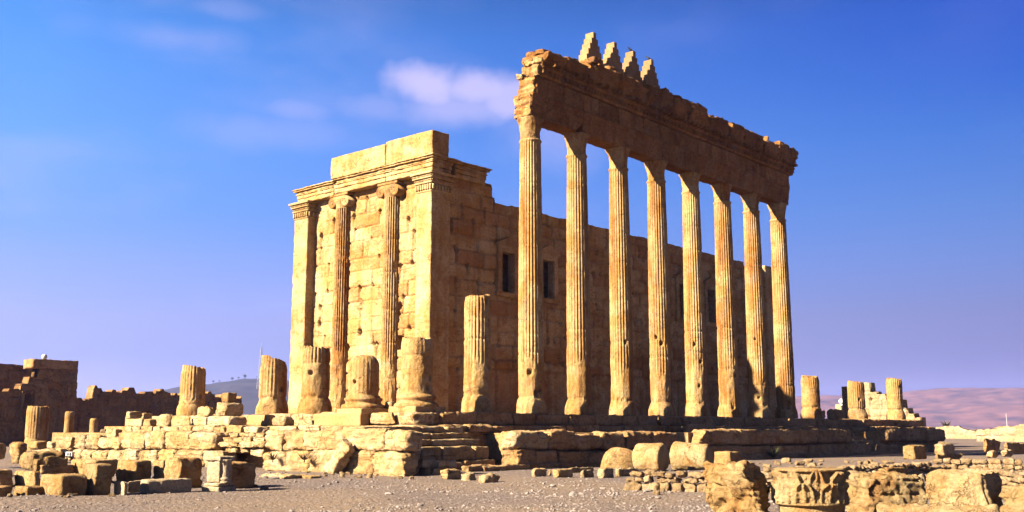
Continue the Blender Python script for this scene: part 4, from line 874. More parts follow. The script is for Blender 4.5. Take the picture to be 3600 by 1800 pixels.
# stepped merlons
def merlon(w, h, t, n):
    parts = []
    for k in range(n):
        ww = w * (1 - k / n * 1.02); parts.append(box(-ww / 2, ww / 2, -t / 2 + .0015 * k, t / 2 - .0015 * k, h * k / n, h * (k + 1) / n - .002))
    return merge(parts)
MER = [(13.3, 'largest and leftmost stepped merlon on the cornice, nearest the broken end'), (15.3, 'stepped merlon second from the left on the cornice, without any bird'),
       (17.2, 'stepped merlon third from the left on the cornice, with two birds at its tip'), (19.1, 'smallest rightmost stepped merlon on the cornice, with one bird on its tip')]
for x, lab in MER:
    V, F = merlon(2.2, 2.52, .58, 7); o = mk('stepped_merlon', V, F, M['merlon'], loc=(x, .25, 18.85), smooth=False); tag(o, lab, 'merlon', 'stepped merlons on the cornice')
    bv = o.modifiers.new('edge', 'BEVEL'); bv.width = .012; bv.segments = 1
def bird(loc, rz, lab, spread=False):
    pts = [((-.13, 0, .13), .012), ((-.05, 0, .15), .055), ((.03, 0, .17), .062), ((.09, 0, .23), .035), ((.12, 0, .28), .037), ((.17, 0, .28), .008), ((-.25, 0, .09), .018)]
    bm = bpy.data.meshes.new('bird'); bm.from_pydata([p for p, r in pts] + [(.02, .03, .1), (.02, .03, 0), (.02, -.03, .1), (.02, -.03, 0)], [(0, 1), (1, 2), (2, 3), (3, 4), (4, 5), (0, 6), (2, 7), (7, 8), (2, 9), (9, 10)], [])
    o = bpy.data.objects.new('bird', bm); scene.collection.objects.link(o); m = o.modifiers.new('skin', 'SKIN')
    for i, v in enumerate(bm.skin_vertices[0].data if bm.skin_vertices else []): pass
    if not bm.skin_vertices:
        dg = bpy.context.evaluated_depsgraph_get(); dg.update()
    lay = bm.skin_vertices[0].data if bm.skin_vertices else None
    if lay:
        for i, v in enumerate(lay):
            r = pts[i][1] if i < 7 else .009; v.radius = (r, r)
        lay[2].use_root = True
    s = o.modifiers.new('sub', 'SUBSURF'); s.levels = s.render_levels = 2
    bm.materials.append(M['bird']); o.location = loc; o.rotation_euler = (0, 0, rz); o.scale = (1.15,) * 3; return tag(o, lab, 'bird', 'dark birds on the merlons')
bird((17.2, .25, 21.345), 2.6, 'dark bird standing upright on the very tip of the third merlon')
bird((17.47, .25, 20.99), -.5, 'dark bird perched on the right-hand step just under the tip of the third merlon')
bird((19.1, .25, 21.345), 2.2, 'dark bird standing on the tip of the rightmost merlon')
# ------------------------------------------------------------------ podium
pod = empty('temple_podium', 'long stepped stone podium of big weathered blocks carrying the temple and its columns', 'podium', (-5.9, -5.3, GZ))
PO = np.array([-5.9, -5.3, GZ])
def putp(name, V, F, mat, parent=pod, smooth=True): return mk(name, V - PO, F, mat, parent, smooth=smooth)
core = [box(-1.15, 57, -1.1, 23, GZ - .4, -.03), box(-1.85, 58, -1.75, 24, GZ - .4, -.58)]
for (a, b) in ((2.6, 12.8), (14.6, 32.9), (39.0, 50.3)): core.append(box(a, b, -4.6, -1.7, GZ - .4, -.90))
core += [box(-5.2, -1.8, -1.9, 2.6, GZ - .4, -.91), box(-4.5, -1.8, 2.6, 6.5, GZ - .4, -.93), box(-5.2, -1.8, 6.5, 23.2, GZ - .4, -.92)]
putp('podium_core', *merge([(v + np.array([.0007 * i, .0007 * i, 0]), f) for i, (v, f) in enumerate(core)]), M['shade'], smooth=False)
for k, (x, y, z, lx, ly, h, a) in enumerate(POD_L):
    if z < -2.0: h += z - (GZ - .12); z = GZ - .12
    up = k < 13; V, F = stone(lx, ly - .05, h + (rs0.uniform(-.06, .04) if k < 28 else 0), .065, (.17 if up else .24) if k < 28 else .05, .05 if k < 28 else .035, 900 + k, 3, .05, freq=1.1)
    if k < 28: x += rs0.uniform(-.07, .05)
    putp('wall_block' if k < 28 else 'step_slab', V + [x, y, z], F, M['podium'])
for k, (x, y, z, lx, ly, h, a) in enumerate(POD_R):
    if z < -2.0: h += z - (GZ - .15); z = GZ - .15
    V, F = stone(lx - .05, ly, h + rs0.uniform(-.05, .04), .08, .2 if k < 17 else .07, .06 if k < 17 else .04, 950 + k, 3, .05); y += rs0.uniform(-.06, .06)
    putp('wall_block', V + [x, y, z], F, M['podium'] if k == 0 else M['shade'])  # shade-toned copy along this side; only the block with the sunlit end stays pale
rs2 = np.random.RandomState(12)
def course(name, p0, p1, lo, hi, depth, z0, z1, seed, mat, gap=(), rad=.09, amp=.045):
    """row of blocks along a straight edge; depth is laid to the left of the direction"""
    p0 = np.array(p0, float); p1 = np.array(p1, float); L = np.linalg.norm(p1 - p0); d = (p1 - p0) / L; nrm = np.array([-d[1], d[0]]); a = math.atan2(d[1], d[0]); t = 0; k = 0
    while t < L - .3:
        l = min(rs2.uniform(lo, hi), L - t); mid = t + l / 2
        if not any(g0 < mid < g1 for g0, g1 in gap):
            j = rs2.uniform(-.07, .07); V, F = stone(l - .02, depth, z1 - z0 + rs2.uniform(-.03, .03), .1, rad, amp, seed + k, 2, .03)
            c = p0 + d * mid + nrm * (depth / 2 + j); putp(name, rotz(V, a) + [c[0], c[1], z0], F, mat)
        t += l; k += 1
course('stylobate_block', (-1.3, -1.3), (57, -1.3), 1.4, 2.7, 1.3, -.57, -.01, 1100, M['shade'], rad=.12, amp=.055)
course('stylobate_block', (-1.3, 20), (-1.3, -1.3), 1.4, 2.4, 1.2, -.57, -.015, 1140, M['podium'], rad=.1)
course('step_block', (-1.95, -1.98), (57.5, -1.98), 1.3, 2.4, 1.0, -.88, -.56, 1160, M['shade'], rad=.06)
course('step_block', (-2.0, 20), (-2.0, -1.98), 1.2, 2.2, 1.0, -.9, -.565, 1200, M['podium'], rad=.05, amp=.03)
stair_defs = [(-4.95, .55, [(-2.35, -.62), (-2.85, -.88), (-3.35, -1.13), (-3.85, -1.40)], 'near'), (12.85, 14.55, [(-2.5, -.85), (-3.2, -1.12), (-3.9, -1.42)], 'mid'), (32.95, 38.95, [(-2.5, -.8), (-3.1, -1.02), (-3.7, -1.24), (-4.3, -1.45)], 'far')]
for (x0, x1, stp, kk) in stair_defs:
    body = putp('staircase', *merge([box(x0 + .05, x1 - .05, y + .5, -1.7, GZ - .3, z - .2) for y, z in stp]), M['shade'], smooth=False)
    body_o = body
    for q, (y, z) in enumerate(stp):
        x = x0
        while x < x1 - .3:
            l = min(rs2.uniform(1.1, 2.0), x1 - x); hh = .26 if q < len(stp) - 1 else .55
            V, F = stone(l - .02, .9, hh, .085, .04, .025, int(1300 + x * 10 + q), 1, .02)
            putp('step_slab', V + [x + l / 2, y + .45 + rs2.uniform(-.03, .03), z - hh], F, M['podium'] if kk == 'near' else M['shade'], body_o); x += l
    x = x0
    while x < x1 - .3:
        l = min(rs2.uniform(1.4, 2.4), x1 - x); V, F = stone(l - .02, .9, .6, .1, .05, .03, int(1500 + x * 10), 1, .02)
        putp('step_slab', V + [x + l / 2, stp[-1][0] + .05, GZ - .2], F, M['shade'], body_o); x += l
# black and white painted scrawl on the podium's lower course
gx, gy1, gz0, _, gy0, gz1 = GRAF
mkp = putp('painted_mark', *box(gx - .004, gx + .25, gy0, gy1, gz0 + .05, gz1 - .02), M['white'], smooth=False)
L = gy1 - gy0; ink = []
for u, w, z0, z1 in ((.08, .05, .1, .95), (.2, .05, .2, .95), (.30, .04, .05, .85), (.42, .05, .15, .95), (.55, .05, .1, .8)):
    ink.append(box(gx - .009, gx - .0045, gy1 - L * (u + w), gy1 - L * u, gz0 + .02 + (gz1 - gz0) * z0 * .9, gz0 + (gz1 - gz0) * z1))
t = np.arange(16) * 2 * math.pi / 16
for (u, r) in ((.69, .085), (.88, .11)):
    c = np.array([[0, gy1 - L * u, (gz0 + gz1) / 2]]); ring = np.stack([t * 0, r * np.cos(t), r * 1.0 * np.sin(t)], 1) + c
    V = np.concatenate([ring + [gx - .009, 0, 0], ring + [gx - .0045, 0, 0]]); i = np.arange(16); j = (i + 1) % 16
    ink.append((V, [np.stack([i, j, j + 16, i + 16], 1), np.array([i.tolist()]), np.array([(i[::-1] + 16).tolist()])]))
putp('black_stroke', *merge(ink), M['black'], mkp, smooth=False)

# ------------------------------------------------------------------ loose stones
for k, (nm, lab, cat, x, y, z, lx, ly, h, a, mat, rad, amp, chips, grp, strata, tp) in enumerate(STONES):
    lx, ly, h = (max(v, .12) for v in (lx, ly, h)); lx = min(lx, 3.2); ly = min(ly, 3.2)
    D = math.hypot(x - CX, y - CY); res = max(.03, min(.12, D / 1033 * 2.2)); sink = .05 if z < -2.2 else .03
    V, F = stone(lx, ly, h + sink, res, rad, amp, 2000 + k, chips, strata, freq=1.2)
    rot = a + random.Random(k).uniform(-.07, .07) * (0 if cat != 'block' or mat == 'mould' else 1)
    o = mk(nm, V, F, M[mat], loc=(x, y, z - sink), rot=rot); tag(o, lab, cat if nm != 'moulded_block' else 'moulded block', grp)
def lying(V): return np.stack([V[:, 0], V[:, 2], V[:, 1]], 1)
def flip(Fs): return [f[:, ::-1] for f in Fs]
def drum(l, r, seed, flare=0.0, n=72, amp=.03):
    zs = np.linspace(0, l, 22)
    def rf(T, Z):
        P = np.stack([np.cos(T), np.sin(T), Z * 1.5], -1) + seed; n_ = fbm(P * 1.7, seed, 4); t = Z / l
        e = .06 * (sstep(.1, 0, Z) + sstep(l - .1, l, Z)); return r * (1 + flare * t ** 2.5) - e + amp * n_ + amp * .4 * fbm(P * 6, seed + 1, 2)
    V, F = tube(zs, n, rf, True, .03, seed)
    nz = 22; b = np.arange(n) * nz; c = len(V); V = np.concatenate([V, [[0, 0, .01]]]); F.append(np.stack([np.roll(b, -1), b, np.full(n, c)], 1)); return V, F
for (nm, lab, pos, l, r, rz, fl, sd, mat, sink) in (
    ('column_drum', 'round-topped half buried drum, leftmost of the three fallen drums', (4.2, -7.9), 1.0, .74, -.75, 0, 31, 'block', .62),
    ('column_drum', 'middle one of three fallen drums, lying with a flat dark end to the right', (DRUM_B[0], DRUM_B[1] - .45), 1.15, .56, .1, 0, 32, 'cream', .06),
    ('capital_drum', 'fallen smooth bell-shaped drum with a flaring end, rightmost of the three fallen drums', (6.15, -10.85), 1.5, .53, .18, .24, 33, 'cream', .03)):
    V, F = drum(l, r, sd, fl); V = lying(V); o = mk(nm, rotz(V, rz), flip(F), M[mat], loc=(pos[0], pos[1], GZ + r - sink)); tag(o, lab, 'column drum', 'fallen drums below the podium')
V, F = stone(.42, .62, 1.45, .06, .1, .06, 3001, 3, .03); o = mk('leaning_slab', V, F, M['podium'], loc=(-6.5, -2.2, GZ - .05), rot=(R(38), R(12), .1)); tag(o, 'long rough pale slab leaning against the podium wall near its corner', 'slab')
# carved white pedestal
pe = empty('carved_pedestal', 'small white carved pedestal with an engaged colonnette standing on the gravel', 'pedestal', (-14.99, -8.25, GZ), .25)
def pst(name, lx, ly, lz, x, y, z, par=pe, rad=.03, amp=.012, sd=0): V, F = stone(lx, ly, lz, .035, rad, amp, 3100 + sd, 0); return mk(name, V + [x, y, z], F, M['marble'], par)
pst('foot', .68, .62, .14, 0, 0, -.03, sd=1); pst('foot_moulding', .62, .55, .1, 0, 0, .11, rad=.045, sd=2); pst('body', .50, .46, .58, 0, 0, .21, sd=3); pst('top_slab', .62, .56, .12, 0, 0, .78, rad=.04, amp=.02, sd=4)
V, F = tube(np.linspace(0, .62, 30), 36, lambda T, Z: .12 + .05 * (Z < .06) + .035 * (np.abs(Z - .1) < .03) + .012 * np.cos(T * 9) * (Z > .44) + .06 * sstep(.46, .6, Z)); cl = mk('colonnette', V + [-.05, -.24, .2], F, M['marble'], pe)
# ------------------------------------------------------------------ foreground capitals
def acanthus(h, r, seed, rows=2, nleaf=9):
    zs = np.linspace(0, h, 60); n = 300
    def rf(T, Z):
        P = np.stack([np.cos(T) * 2, np.sin(T) * 2, Z * 4], -1) + seed; nn = fbm(P, seed, 4); t = Z / h; R0 = r * (.96 + .02 * t ** 3); rel = np.zeros_like(T)
        for row in range(rows):
            z0 = [0.02, .05][row] * h; z1 = [.56, .93][row] * h; q = np.clip((Z - z0) / (z1 - z0), 0, 1.2); ph = .5 * row
            u = ((T * nleaf / (2 * math.pi) + ph) % 1.0 - .5) * 2
            wd = .92 * np.sqrt(np.clip(1 - (q * .92) ** 2.2, 0, 1)) + .05 * np.abs(np.sin(q * 13)); inside = sstep(1.0, .8, np.abs(u) / np.maximum(wd, .03)) * (q < 1.05)
            veins = .5 + .5 * np.cos(u / np.maximum(wd, .25) * 8.0); curl = .05 * sstep(.6, .98, q)
            leaf = inside * (.045 + .055 * (1 - row * .25) * (.15 + .85 * veins) + curl * (1 - np.abs(u) * .5)); rel = np.where(row == 0, leaf, np.maximum(rel, leaf * .8))
        rel = rel * (.75 + .5 * sstep(-.5, .3, nn)); top = sstep(.9 * h, .95 * h, Z)
        return R0 + rel * (1 - top) + top * .07 + .008 * nn + .006 * fbm(P * 3, seed + 2, 3)
    return tube(zs, n, rf, True, .03, seed)
e = empty('corinthian_capital', 'foreground column capital carved with two rows of acanthus leaves, stacked on a carved drum', 'capital', (CAP_B[0], CAP_B[1], CAP_B[2]), .3)
V, F = acanthus(.49, .47, 61); mk('leaf_drum', V, F, M['cream'], e)
e2 = empty('carved_drum', 'carved drum at the lower picture edge under the acanthus capital', 'capital', (CAP_B[0] + .02, CAP_B[1], GZ - .05), 1.1)
V, F = acanthus(.585, .5, 67, 1, 7); mk('leaf_drum', V, F, M['cream'], e2)
def big(name, lab, geo, cat, mat, rad, amp, chips, sd, taper=0, shear=(0, 0), strata=.03, freq=1.3):
    x, y, z, lx, ly, h, a = geo; h = z + h - (GZ - .05); V, F = stone(lx, ly, h, .026, rad, amp, sd, chips, strata, freq=freq, taper=taper)
    V[:, :2] += (V[:, 2:3] / h - .5) * np.array(shear); o = mk(name, V, F, M[mat], loc=(x, y, GZ - .05), rot=a); return tag(o, lab, cat)
big('broken_capital', 'tall rough broken golden capital, leftmost of the big foreground pieces', CAP_A, 'capital', 'block', .10, .085, 5, 71, -.08, (0, .28), .03, 1.2)
big('broken_capital', 'broad broken block with a white sunlit left end and an orange hollowed face', CAP_C, 'capital', 'cream', .10, .06, 5, 73, -.05, (0, 0), .03, 1.3)
big('stone_block', 'large smooth pale block with a slanting top right corner, in the right foreground', BLK_D, 'block', 'cream', .07, .05, 4, 79, .12, (0, 0), .03, 1.0)
big('boulder', 'pale rounded boulder cut by the lower right picture corner', BOUL_E, 'boulder', 'cream', .45, .08, 2, 83)
big('flat_slab', 'flat pale slab along the lower right picture edge', SLAB_F, 'slab', 'cream', .08, .05, 2, 89)
# ------------------------------------------------------------------ dry stone walls and rubble
def dry_wall(lab, pts, h, lo, hi, ch, seed, width=.4, maxn=100, ragged=.3, mat='rock'):
    rs = np.random.RandomState(seed); w = empty('dry_stone_wall', lab, 'stone wall', (pts[0][0], pts[0][1], GZ)); o0 = np.array([pts[0][0], pts[0][1], GZ]); n = 0
    P = [np.array(p[:2]) for p in pts]; seg = [np.linalg.norm(b - a) for a, b in zip(P[:-1], P[1:])]; tot = sum(seg); z = -.06; k = 0
    while z < h and n < maxn:
        c = ch[min(k, len(ch) - 1)]; t = rs.uniform(-.1, .1)
        while t < tot and n < maxn:
            l = rs.uniform(lo, hi) * (1.3 if k == 0 else 1); m = t + l / 2; s = 0; q = m
            while s < len(seg) - 1 and q > seg[s]: q -= seg[s]; s += 1
            d = (P[s + 1] - P[s]) / seg[s]; c2 = P[s] + d * q; topf = h * (1 - ragged * .5 * (1 + vnoise(np.array([m * .9, seed, 0.]), 3)))
            if z < topf:
                hh = c * rs.uniform(.8, 1.25); V, F = stone(l, width * rs.uniform(.7, 1), hh, .06, .09, .035, seed * 100 + n, 3, .0, freq=1.5)
                V = rotz(V, math.atan2(d[1], d[0]) + rs.uniform(-.25, .25) * (1 if k else .4)); V = V + np.array([c2[0] + rs.uniform(-.06, .06), c2[1] + rs.uniform(-.06, .06), GZ + z]) - o0
                mk('stone', V, F, M[mat], w); n += 1
            t += l * .98
        z += c * .93; k += 1
    return w
dry_wall('low dry stone wall of square blocks topped by round rubble, left of the foreground capitals', [RUBB_A0, RUBB_A1, RUBB_A2], .58, .2, .42, [.3, .16, .16], 7)
dry_wall('long dark dry stone wall of small stones running behind the foreground pieces', [RUBB_B0, RUBB_B1, RUBB_B2], .5, .2, .4, [.16], 8, ragged=.2)
dry_wall('short dark dry stone wall at the right picture edge behind the rounded boulder', [(1.2, -22.8), (-2.0, -25.3), (-4.6, -27.2)], .55, .18, .34, [.15], 9)
dry_wall('rough pale tumble of stones set as a wall beyond the dark wall, at the right', [(9.5, -18.5), (12.0, -25)], .5, .3, .6, [.2], 10)
rs3 = np.random.RandomState(4); protos = []
for k in range(9):
    V, F = stone(rs3.uniform(.8, 1.3), rs3.uniform(.6, 1), rs3.uniform(.45, .8), .13, .25, .1, 4000 + k, 5)
    protos.append((V, F))
proto_me = []
def rubble(n, area, smin, smax, lab, grp, cat='stone', name='loose_stone', zz=None):
    global proto_me; c = 0
    while c < n:
        u, v = rs3.rand(2); p = (1 - u) * ((1 - v) * np.array(area[0]) + v * np.array(area[3])) + u * ((1 - v) * np.array(area[1]) + v * np.array(area[2]))
        s = math.exp(rs3.uniform(math.log(smin), math.log(smax))); k = rs3.randint(9); z = (float(gz(p[0], p[1])) if zz is None else zz) - s * .1
        if k < len(proto_me): o = bpy.data.objects.new(name, proto_me[k]); scene.collection.objects.link(o)
        else:
            V, F = protos[len(proto_me)]; o = mk(name, V, F, M['rock']); proto_me.append(o.data)
        o.location = (p[0], p[1], z); o.scale = (s, s, s); o.rotation_euler = (rs3.uniform(-.2, .2), rs3.uniform(-.2, .2), rs3.uniform(0, 6.28)); tag(o, lab, cat, grp); c += 1
rubble(100, [(14, -19.5), (4.5, -25.5), (22, -38), (36, -20)], .2, .7, 'small loose stone strewn over the rubble field at the right beyond the dry stone walls', 'rubble stones at the right')
rubble(30, [(-9.5, -18.3), (-5.5, -22.8), (-1.5, -20.5), (-4, -15.5)], .1, .3, 'small loose stone lying around the square-based low dry stone wall', 'stones by the low wall')
rubble(44, [(3, -10.5), (3.2, -15), (22, -14.5), (22, -7)], .14, .45, 'small loose stone on the ground between the dark podium and the long dry stone wall', 'stones below the dark podium')
rubble(20, [(-8.5, -1.5), (-8, -8.2), (-6.2, -7.6), (-6.5, -1.5)], .08, .22, 'small loose stone along the foot of the sunlit podium wall', 'stones at the podium foot')
rubble(30, [(40, -14), (60, -40), (110, -50), (95, 2)], .3, 1.0, 'pale stone scattered far off on the desert flat at the right', 'stones on the desert flat')
rubble(20, [(-16.6, -23.6), (-17.2, -24.6), (-13.2, -27.8), (-12.2, -26.6)], .07, .22, 'small loose stone lying among the big foreground capitals', 'stones among the foreground capitals')
rubble(20, [(-19.5, -9.0), (-20.5, -6.5), (-13.2, -4.0), (-12.0, -8.5)], .06, .2, 'small loose stone lying among the squared blocks at the left', 'stones among the left blocks')
rubble(20, [(-5.3, 8), (-5.0, 21), (-2.4, 20), (-2.3, 8)], .14, .42, 'small broken stone lying on the ledges of the sunlit podium left of the stumps', 'stones on the podium ledges', zz=-.9)
rubble(10, [(-5.2, 2.8), (-5.2, 6.4), (-3.2, 6.4), (-3.2, 2.8)], .14, .36, 'small broken stone lying on the ruined steps in the sunlit podium side', 'stones on the ruined steps', zz=-.93)
# gravel: too many pebbles to count
def gravel(n):
    rs = np.random.RandomState(9); ph = (1 + 5 ** .5) / 2
    I = np.array([[-1, ph, 0], [1, ph, 0], [-1, -ph, 0], [1, -ph, 0], [0, -1, ph], [0, 1, ph], [0, -1, -ph], [0, 1, -ph], [ph, 0, -1], [ph, 0, 1], [-ph, 0, -1], [-ph, 0, 1]]) / 1.9
    T = np.array([[0, 11, 5], [0, 5, 1], [0, 1, 7], [0, 7, 10], [0, 10, 11], [1, 5, 9], [5, 11, 4], [11, 10, 2], [10, 7, 6], [7, 1, 8], [3, 9, 4], [3, 4, 2], [3, 2, 6], [3, 6, 8], [3, 8, 9], [4, 9, 5], [2, 4, 11], [6, 2, 10], [8, 6, 7], [9, 8, 1]])
    D = 15.5 + (44 - 15.5) * rs.rand(n) ** 1.7; t = rs.uniform(-.62, .62, n); a = R(41.5)
    x = CX + D * math.cos(a) + t * D * math.sin(a); y = CY + D * math.sin(a) - t * D * math.cos(a)
    s = np.exp(rs.normal(math.log(.0125), .55, n)); s = np.clip(s, .005, .09); dens = fbm(np.stack([x * .3, y * .3, x * 0], -1), 3, 3); s *= np.clip(1 + .5 * dens, .5, 1.6)
    W = I[None] * (1 + .35 * rs.uniform(-1, 1, (n, 12, 1))) * (s[:, None, None] * np.stack([rs.uniform(.8, 1.5, n), rs.uniform(.7, 1.2, n), rs.uniform(.4, .8, n)], 1)[:, None])
    an = rs.uniform(0, 6.28, n)[:, None]; X = W[..., 0] * np.cos(an) - W[..., 1] * np.sin(an); Y = W[..., 0] * np.sin(an) + W[..., 1] * np.cos(an)
    V = np.stack([X + x[:, None], Y + y[:, None], W[..., 2] + (gz(x, y) + s * .15)[:, None]], -1).reshape(-1, 3); F = (T[None] + 12 * np.arange(n)[:, None, None]).reshape(-1, 3)
    o = mk('gravel', V, F, M['gravel'], smooth=False); o['kind'] = 'stuff'
def gravel_mat():
    m = plain_mat('mixed gravel', (.165, .13, .11), .9, (.11, .085, .072), 6.0); return m
M['gravel'] = gravel_mat(); gravel(44000)
# ------------------------------------------------------------------ far left court
def ash_thing(name, lab, cat, axis, face, u0, u1, z1, top, mat, seed, res=.14, thick=1.5, kids=None, cut=None, rects=(), holep=.25, wmax=2.0, offs=.05, groove=.09):
    t = empty(name, lab, cat, (face if axis == 'x' else u0, u0 if axis == 'x' else face, GZ)); off = np.array(t.location)
    rel = ashlar(u0, u1, GZ - .3, z1, res, seed, top=top, holep=holep, rough=.06, groove=groove, offs=offs, rects=rects, wmax=wmax, cut=cut, gdep=.22)
    o = wall_solid(axis, face, thick, rel, 1, mat, 'wall', t); me = o.data; V = np.empty(len(me.vertices) * 3, np.float32); me.vertices.foreach_get('co', V); V = V.reshape(-1, 3) - off.astype(np.float32)
    me.vertices.foreach_set('co', np.ascontiguousarray(V).ravel()); me.update(); return t, off
def topA(U): return np.where(U > 13.9, 5.15, np.where(U > 13.1, 4.3, np.where(U > 12.3, 3.6, np.where(U > 11.2, 3.1, 2.8))))
t, off = ash_thing('court_wall', 'dark ruined gate tower at the far left with a niche window and stepped top', 'wall', 'y', 68.8, 4, 17.9, 5.4, topA, M['court'], 201, rects=[(12.7, 13.6, .3, 2.5, 1.0), (7.5, 9.8, -2.3, -1.0, 1.2)], offs=.08)
V, F = stone(4.6, 2.2, .95, .2, .06, .05, 5001, 0); mk('crowning_block', V + [15.6, 69.9, 5.13] - off, F, M['court'], t)
for (x0, x1, z0, z1) in ((12.4, 12.65, -.1, 3.0), (13.65, 13.95, -.1, 3.0), (12.2, 14.1, 3.0, 3.35)):
    mk('niche_frame', box(x0, x1, 68.55, 69.0, z0, z1)[0] - off, box(0, 1, 0, 1, 0, 1)[1], M['court'], t, smooth=False)
ash_thing('court_wall', 'dark long court wall behind the ruined gate tower at the left picture edge', 'wall', 'y', 75.5, 0, 17.0, 6.1, lambda U: 5.95 - .03 * np.floor(U / 3), M['court'], 203, offs=.06)
ash_thing('court_wall', 'long low dark court wall with ragged top, right of the far gate tower', 'wall', 'y', 72.0, 18.6, 39.5, 4.2, lambda U: 3.25 - .02 * (U - 19) + .35 * (vnoise(np.stack([U * 1.1, U * 0, U * 0], -1), 4) > -.1) + .25 * (vnoise(np.stack([U * 2.3, U * 0, U * 0], -1), 7) > .2) - 1.0 * (U < 21.2), M['court'], 205, offs=.08)
e = empty('fluted_pier', 'thick fluted pier stump standing before the dark gate tower at the far left', 'pier', (3.9, 45.6, GZ)); V, F = column(3.35, 881, r0=.82, r1=.8, wear=(.9, .1), base=None, joints=(.9,), nth=96, holes=0, broken=.1); mk('shaft', V, F, M['column'], e)
for (p, h, r, lab, sd) in ((FC0, 2.83, .31, 'taller of two thin smooth column stumps before the dark court wall', 1), (FC1, 2.35, .27, 'shorter of two thin smooth column stumps before the dark court wall', 2)):
    V, F = tube(np.linspace(0, h, 20), 40, lambda T, Z: r + .015 * fbm(np.stack([np.cos(T), np.sin(T), Z], -1) + sd, sd, 3) - .05 * sstep(h - .1, h, Z), True, .02, sd); o = mk('thin_column', V, F, M['column'], loc=(p[0], p[1], GZ)); tag(o, lab, 'column stump')
def ball(lab, p, r):
    V, F = tube(np.linspace(0, 1, 16), 24, lambda T, Z: (r * np.sin(np.clip(Z, .02, .98) * math.pi) + .004 * np.cos(T * 3), -r * np.cos(Z * math.pi))); V2, F2 = tube(np.linspace(-r - .12, -r * .8, 4), 16, lambda T, Z: .45 * r + 0 * Z)
    o = mk('stone_ball', *merge([(V, F), (V2, F2)]), M['white'], loc=p); tag(o, lab, 'stone ball')
ball('white ball on top of the dark gate tower at the far left', (14.9, 70.0, 6.38), .27)
ball('white ball on a stack of small blocks behind the right column stumps', tuple(BALL), .3)
# ------------------------------------------------------------------ far right ruin, desert walls, masts, bushes
RY0, RY1 = RU_Y
def topR(U):
    s = (RY0 - U) / (RY0 - RY1)
    return np.select([s < .16, s < .26, s < .42, s < .70, s < .80, s < .9], [4.35, 3.35, 3.05, 2.4, 1.5, .95], .5)
ash_thing('stepped_ruin', 'pale sunlit ruined wall with a stepped broken top behind the right column stumps', 'ruin', 'x', 80, RY1, RY0, 4.6, topR, M['far'], 211, res=.1, thick=1.6, holep=.5, wmax=1.6)
V, F = stone(.5, .45, 5.6, .15, .04, .04, 5101, 0, .02, joints=(.9, 1.9, 2.8, 3.7, 4.5)); o = mk('stone_pillar', V, F, M['court'], loc=(63.2, 8.25, GZ)); tag(o, 'dark narrow stone pillar just left of the middle stump of the right-hand three', 'pillar')
for (x, y0, y1, h, sd, lab) in ((150, -70, 38, 2.05, 221, 'long pale low wall along the desert horizon at the right'), (112, -60, 12, 1.1, 223, 'middle pale low wall across the desert flat at the right'), (84, -48, -2, .75, 225, 'nearest pale low ruined wall across the desert flat at the right')):
    ash_thing('desert_wall', lab, 'wall', 'x', x, y0, y1, GZ + h + .5, lambda U, h=h, sd=sd: GZ + h * (.8 + .3 * vnoise(np.stack([U * .25, U * 0, U * 0], -1), sd)) + .15 * (vnoise(np.stack([U * .9, U * 0, U * 0], -1), sd + 1) > .2), M['far'], sd, res=.2, thick=.9, wmax=1.6, offs=.14)
def lattice(h, w0, w1, n, r):
    parts = []; cs = [(1, 1), (-1, 1), (-1, -1), (1, -1)]
    for k in range(n):
        a = w0 + (w1 - w0) * k / n; b = w0 + (w1 - w0) * (k + 1) / n; z0, z1 = h * k / n, h * (k + 1) / n
        for i in range(4):
            p, q = cs[i], cs[(i + 1) % 4]; parts.append(stick((p[0] * a, p[1] * a, z0), (p[0] * b, p[1] * b, z1), r, n=4)); parts.append(stick((p[0] * a, p[1] * a, z0), (q[0] * b, q[1] * b, z1), r * .6, n=4))
            parts.append(stick((p[0] * b, p[1] * b, z1), (q[0] * b, q[1] * b, z1), r * .6, n=4))
    parts.append(stick((0, 0, h), (0, 0, h * 1.12), r, n=4)); return merge(parts)
V, F = lattice(56, 3.2, .5, 14, .28); o = mk('radio_tower', V, F, M['steel'], loc=(TOWERB[0], TOWERB[1], TOWERB[2] - 14), smooth=False); tag(o, 'tall thin lattice radio tower on the far left hill', 'radio tower')
V, F = merge([stick((0, 0, 0), (0, 0, 7.6), .09, .06), stick((-.6, 0, 6.9), (.6, 0, 6.9), .04), stick((-.4, 0, 6.2), (.4, 0, 6.2), .04)]); o = mk('mast', V, F, M['white'], loc=(MAST[0], MAST[1], -2.2), smooth=False); tag(o, 'thin pale mast on the desert horizon at the far right', 'mast')
def spiky(n, r, h, seed, w=.05, droop=.5):
    rs = np.random.RandomState(seed); V = []; F = []
    for k in range(n):
        a = rs.uniform(0, 6.28); l = rs.uniform(.6, 1); el = rs.uniform(.15, 1.0); base = np.array([math.cos(a), math.sin(a), 0]) * r * .1; i0 = len(V); sd = np.array([-math.sin(a), math.cos(a), 0])
        for s in range(4):
            t = s / 3; p = base + np.array([math.cos(a) * r * l * t, math.sin(a) * r * l * t, h * l * el * (t * 1.6 - droop * t * t)]); ww = w * (1 - t) + .006; V += [p - sd * ww, p + sd * ww]
        F += [[i0 + 2 * s, i0 + 2 * s + 1, i0 + 2 * s + 3, i0 + 2 * s + 2] for s in range(3)]
    return np.array(V), np.array(F)
e = empty('desert_palm', 'small dark spiky palm on the desert horizon right of the pale ruin', 'palm', (BUSH[0], BUSH[1], -.9)); V, F = spiky(90, 1.1, 1.3, 3, .1); mk('fronds', V + [0, 0, .5], F, M['leaf'], e, smooth=False); V, F = stick((0, 0, -1.5), (0, 0, .6), .2, .13, 8); mk('trunk', V, F, M['twig'], e)
